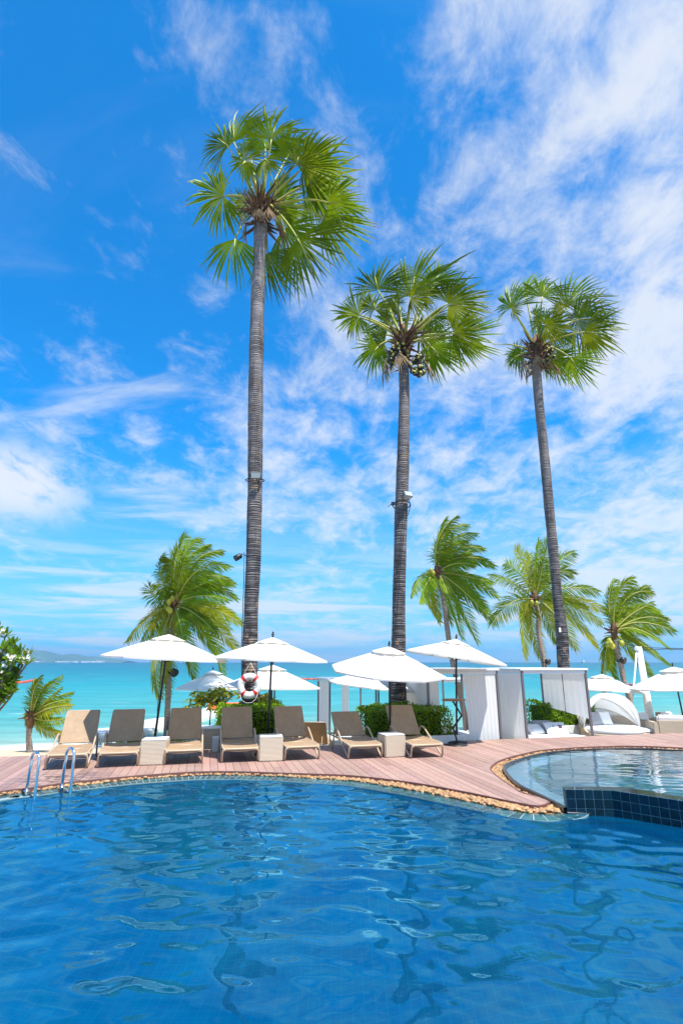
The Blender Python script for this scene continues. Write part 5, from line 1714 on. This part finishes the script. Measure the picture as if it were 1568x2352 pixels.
# ------------------------------------------------------------------ lifebuoy on the tallest palm
p = at(573, 1576, PA_Y - .335)
root = empty('lifebuoy', p, 0, 'white lifebuoy with four red bands hung on the tallest palm trunk', 'lifebuoy')
RB, rb_ = .225, .088
def torus(a0, a1, n, k_=1.0, m=12):
    rows = []
    for i in range(n + 1):
        a = a0 + (a1 - a0) * i / n
        o_ = V((math.cos(a), 0, math.sin(a)))
        rows.append([o_ * (RB + rb_ * k_ * math.cos(b)) + V((0, 1, 0)) * (rb_ * .8 * k_ * math.sin(b)) for b in [2 * math.pi * j / m for j in range(m + 1)]])
    return rows
mb = MB(); mb.grid(torus(0, 2 * math.pi, 48)); mb.build('ring', whitetop_m, root)
for a in (50, 130, 230, 315):
    mb = MB(); mb.grid(torus(R(a - 9), R(a + 9), 5, 1.035)); mb.build('red_band', red_m, root)
mb = MB()
mb.tube([V((-.20, -.03, .22)), V((0, .05, .56)), V((.20, -.03, .22))], .008, 6)
mb.build('hanging_rope', rope_m, root)
mb = MB()
mb.tube([V((-.22, -.06, -.20)), V((-.17, -.08, -.33)), V((-.05, -.09, -.40)), V((.08, -.09, -.39)), V((.18, -.08, -.31)), V((.22, -.06, -.18))], .006, 6)
mb.build('grab_rope', rope_m, root)

# ------------------------------------------------------------------ lamps and cables on the trunks
def trunk_point(nodes_px, y, Yb, front, dx=0):
    for (x0, y0, w0, _), (x1, y1, w1, _) in zip(nodes_px[:-1], nodes_px[1:]):
        pass
def floodlight(label, c, aim, scale=.8, back=.28):
    root = empty('floodlight', c, 0, label, 'floodlight')
    q = aim.to_track_quat('-Y', 'Z').to_matrix()
    mb = MB(); mb.bbox((0, 0, 0), (.34 * scale, .12 * scale, .22 * scale), .01, 0, q); mb.build('housing', lampgrey_m, root)
    mb = MB(); mb.bbox(q @ V((0, -.064 * scale, 0)), (.30 * scale, .008, .18 * scale), .002, 0, q); mb.build('glass', glass_m, root)
    mb = MB(); mb.tube([q @ V((-.19 * scale, 0, 0)), q @ V((-.19 * scale, .12, -.03)), V((-.04, back, -.08)), V((.04, back, -.08)), q @ V((.19 * scale, .12, -.03)), q @ V((.19 * scale, 0, 0))], .014, 5); mb.build('bracket', black_m, root)
    mb = MB(); mb.tube([V((0, .06, -.05)), V((.10, back - .08, -.25)), V((.02, back - .03, -.55))], .012, 5); mb.build('cable', black_m, root)
    return root
floodlight('floodlight strapped high on the front of the tallest palm trunk', at(587, 1092, PA_Y - .34), V((.05, -1, -.25)))
floodlight('white floodlight angled out from the middle palm trunk', at(936, 1136, 15.4 - .36), V((.55, -1, .45)))
# strap and cable round the trunk
def strap(label, c, rad, tilt=.12):
    mb = MB()
    mb.tube([V((rad * math.cos(a), rad * math.sin(a), tilt * math.sin(a * 1.0) * rad)) for a in [2 * math.pi * i / 24 for i in range(25)]], .016, 5)
    o = mb.build('strap', black_m, label=label, category='strap'); o.location = c
strap('dark strap holding the floodlight to the tallest palm', at(585.5, 1103, PA_Y + .06), .262)
strap('dark strap holding the floodlight to the middle palm', at(921.5, 1160, 15.4), .255, -.25)
c = at(551, 1277, PA_Y - .05)
root = empty('spotlight', c, 0, 'small dark spotlight on an arm left of the tallest palm trunk', 'spotlight')
q = V((-.75, -.4, -.55)).to_track_quat('Z', 'Y').to_matrix()
mb = MB(); mb.lathe([(.055, -.10), (.075, -.08), (.085, .10), (.078, .105)], (-.05, 0, -.03), 14, 0, True, q); mb.build('lamp_head', black_m, root)
mb = MB(); mb.tube([V((-.02, 0, .02)), V((.07, 0, .06)), V((.12, 0, .02)), V((.20, .03, 0))], .018, 6); mb.build('arm', post_m, root)
c0 = at(561, 1272, PA_Y - .15)
mb = MB(); mb.tube([at(561, 1268, PA_Y - .12) - c0, at(560, 1330, PA_Y - .15) - c0, at(557, 1420, PA_Y - .18) - c0, at(554, 1500, PA_Y - .2) - c0, at(556, 1590, PA_Y - .25) - c0], .010, 5)
o = mb.build('cable', black_m, label='thin dark cable hanging down the left side of the tallest palm', category='cable'); o.location = c0
c0 = at(925, 1180, 15.4 - .26)
mb = MB(); mb.tube([at(x, y, 15.4 - .27) - c0 for x, y in ((930, 1170), (926, 1230), (919, 1290), (914, 1370), (908, 1440), (904, 1500), (902, 1560))], .011, 5)
o = mb.build('cable', black_m, label='thin dark cable winding down the front of the middle palm', category='cable'); o.location = c0
c = at(902, 1157, 15.4 - .1)
root = empty('junction_box', c, 0, 'small dark junction box on the left side of the middle palm trunk', 'junction box')
mb = MB(); mb.bbox((0, 0, 0), (.10, .12, .09), .01); mb.build('housing', black_m, root)
mb = MB(); mb.tube([V((-.04, 0, 0)), V((-.15, 0, -.10))], .010, 5); mb.tube([V((.04, 0, 0)), V((.14, .05, .04))], .012, 5); mb.build('arm', black_m, root)
c = at(1285.5, 1447, 19.0 - .30)
mb = MB(); mb.bbox((0, 0, 0), (.07, .015, .15), .004)
o = mb.build('number_plate', whitetop_m, label='small white tag fixed to the right-hand fan palm trunk', category='tag'); o.location = c
def palm_lamp(label, px_, py_, Y, s_=.14):
    c = at(px_, py_, Y)
    root = empty('palm_spotlight', c, 0, label, 'spotlight', 'small spotlights on the coconut palms')
    q = V((.6, -.7, -.3)).to_track_quat('Z', 'Y').to_matrix()
    mb = MB(); mb.lathe([(s_ * .5, -s_), (s_ * .8, -s_ * .5), (s_, s_ * .6), (s_ * .9, s_ * .62)], (0, 0, 0), 12, 0, True, q); mb.build('lamp_head', black_m, root)
    mb = MB(); mb.tube([V((0, 0, 0)), V((-s_ * 1.6, .02, -s_ * .3))], s_ * .22, 6); mb.build('arm', black_m, root)
palm_lamp('round lamp on the left coconut palm trunk', 399, 1544, 21.35, .16)
palm_lamp('small lamp on the yellowing coconut palm trunk', 1257, 1520, 23.9, .13)
palm_lamp('small lamp on the coconut palm trunk by the white mast', 1430, 1517, 21.9, .14)

# ------------------------------------------------------------------ pool ladder rails
def rail(label, back, front, h):
    b, f = V(back), V(front)
    root = empty('ladder_rail', (b.x, b.y, 0), 0, label, 'handrail', 'stainless pool ladder rails')
    d = V((f.x - b.x, f.y - b.y, 0)); L = d.length
    pts = [V((0, 0, -.05)), V((0, 0, h * .55)), V((.02, 0, h * .76))]
    for i in range(9):
        a = math.pi * (1 - i / 8)
        pts.append(d * (.5 + .5 * math.cos(a) * .98) + V((0, 0, h * .80 + h * .20 * math.sin(a))))
    pts += [d * 1.0 + V((0, 0, h * .6)), d * 1.05 + V((0, 0, 0)), d * 1.08 + V((0, 0, -.25)), d * 1.08 + V((0, 0, -1.2))]
    mb = MB(); mb.tube(pts, .022, 12); mb.build('tube', steel_m, root)
    mb = MB(); mb.lathe([(.045, 0.004), (.045, .012), (.024, .02)], (0, 0, 0), 16); mb.build('flange', steel_m, root)
rail('left curved steel pool ladder rail', (-4.80, 9.16, 0), (-4.60, 9.02, 0), .56)
rail('right curved steel pool ladder rail, before the leftmost lounger', (-4.40, 9.44, 0), (-4.20, 9.30, 0), .58)

# ------------------------------------------------------------------ out on the water
dock = empty('floating_dock', (-9.4, 22.5, -1.0), 0, 'pale floating dock of joined plastic blocks running into the sea', 'dock')
bm_ = MB(); bm_.bbox((0, 0, 0), (.47, .47, .34), .07); bme = bm_.mesh('float_block', dockpl_m)
path = catmull([V((-10.3, 22.2, 0)), V((-9.4, 22.9, 0)), V((-8.6, 26, 0)), V((-7.9, 30, 0)), V((-7.15, 36, 0))], 10)
pl_ = resample(path, .5)
for i in range(len(pl_) - 1):
    d = (pl_[i + 1] - pl_[i]).normalized(); nrm = V((d.y, -d.x, 0))
    for s_ in (-.75, -.25, .25, .75):
        p = pl_[i] + nrm * s_
        inst('float_block', bme, dock, (p.x + 9.4, p.y - 22.5, .08 + .03 * math.sin(i * .7)), (0, 0, math.atan2(d.y, d.x)))
# orange boat hull drawn up on the dock
c = atz(543, 1627, -.75)
root = empty('orange_boat', c, R(24), 'orange plastic boat on the floating dock, partly behind the tallest palm trunk', 'boat')
mb = MB(); rows = []
for i in range(13):
    u = i / 12 * 2 - 1
    w = .62 * (1 - abs(u) ** 2.6) + .02; zt_ = .35 + .45 * max(0, u) ** 2
    rows.append([V((u * 1.7, w * math.cos(a), zt_ * math.sin(a) * .95)) for a in [math.pi * j / 10 for j in range(11)]])
mb.grid(rows); mb.build('hull', orange_m, root)
def boom(label, pts, m, rad):
    c = V(pts[0])
    mb = MB()
    line_ = resample(catmull([V(p) - c for p in pts], 8), 1.2)
    for a, b in zip(line_[:-1], line_[1:]):
        d = b - a
        mb.tube([a + d * .02, a + d * .12, a + d * .9, a + d * .98], [rad * .55, rad, rad, rad * .55], 7)
    o = mb.build('floating_boom', m, label=label, category='boom', group='red floating booms'); o.location = c
boom('red floating boom beyond the frangipani at the left', [atz(-40, 1572, -.95), atz(38, 1570, -.95), atz(62, 1567, -.95), atz(84, 1563, -.95)], boom_m, .26)
boom('thin red boom far out behind the lower cabanas', [atz(690, 1560.5, -.95), atz(760, 1561.5, -.95), atz(830, 1563, -.95)], boom_m, .22)
boom('red floating boom on the water at the right edge', [atz(1432, 1572, -.95), atz(1480, 1577, -.95), atz(1540, 1583, -.95), atz(1620, 1590, -.95)], boom_m, .16)
# white mast with stay
b, tp = at(1491, 1640, 20.0), at(1466, 1486, 20.0)
root = empty('mast', (b.x, b.y, sand_z(b.x, b.y)), 0, 'thick white leaning mast beside the right coconut palm', 'mast')
O = V((b.x, b.y, sand_z(b.x, b.y)))
lean = (tp - b)
low = b - lean * ((b.z - O.z) / lean.z)
mb = MB(); mb.tube([low - O, b - O, tp - O], [.135, .13, .10], 14); mb.build('pole', whitepl_m, root)
mb = MB(); mb.tube([at(1461, 1500, 19.9) - O, at(1458, 1540, 19.8) - O, at(1450, 1625, 19.4) - O, at(1446, 1668, 19.2) - O], .032, 8); mb.build('stay', whitepl_m, root)
mb = MB(); mb.bbox(at(1462, 1490, 19.95) - O, (.16, .14, .16), .03); mb.build('head_block', whitepl_m, root)
for k_ in (0, 1):
    mb = MB(); mb.tube([tp - O + V((.05, 0, -.02 - .1 * k_)), at(1530, 1489 + 2 * k_, 20.5) - O, at(1640, 1492 + 4 * k_, 21) - O], .012, 4); mb.build('wire', black_m, root)
# far ship and shore town
c = atz(1344, 1524, -.5); c = at(1344, 1524, 2600.0); c.z = -1.0
root = empty('ship', c, .3, 'tiny grey ship on the horizon at the right', 'ship')
mb = MB(); mb.box((0, 0, 2), (40, 8, 5), 0, None, 1.06); mb.build('hull', greystone_m, root)
mb = MB(); mb.box((-11, 0, 8), (9, 6, 7)); mb.build('bridge', whitepl_m, root)
mb = MB()
rt_ = random.Random(3)
for i in range(70):
    x = -640 + rt_.random() * 1 * 0
    px_ = rt_.uniform(75, 240)
    p = at(px_, 1518, ISL_Y - 330 + rt_.uniform(0, 40))
    mb.box((p.x, p.y, 2 + rt_.uniform(-1, 5)), (rt_.uniform(6, 20), 6, rt_.uniform(4, 11)))
mb.build('shore_town', whitepl_m, kind='stuff', label='pale buildings strung along the foot of the island', category='town')
print('planks', plank_n, 'tiles', tile_n, 'pebbles', len(pebs))
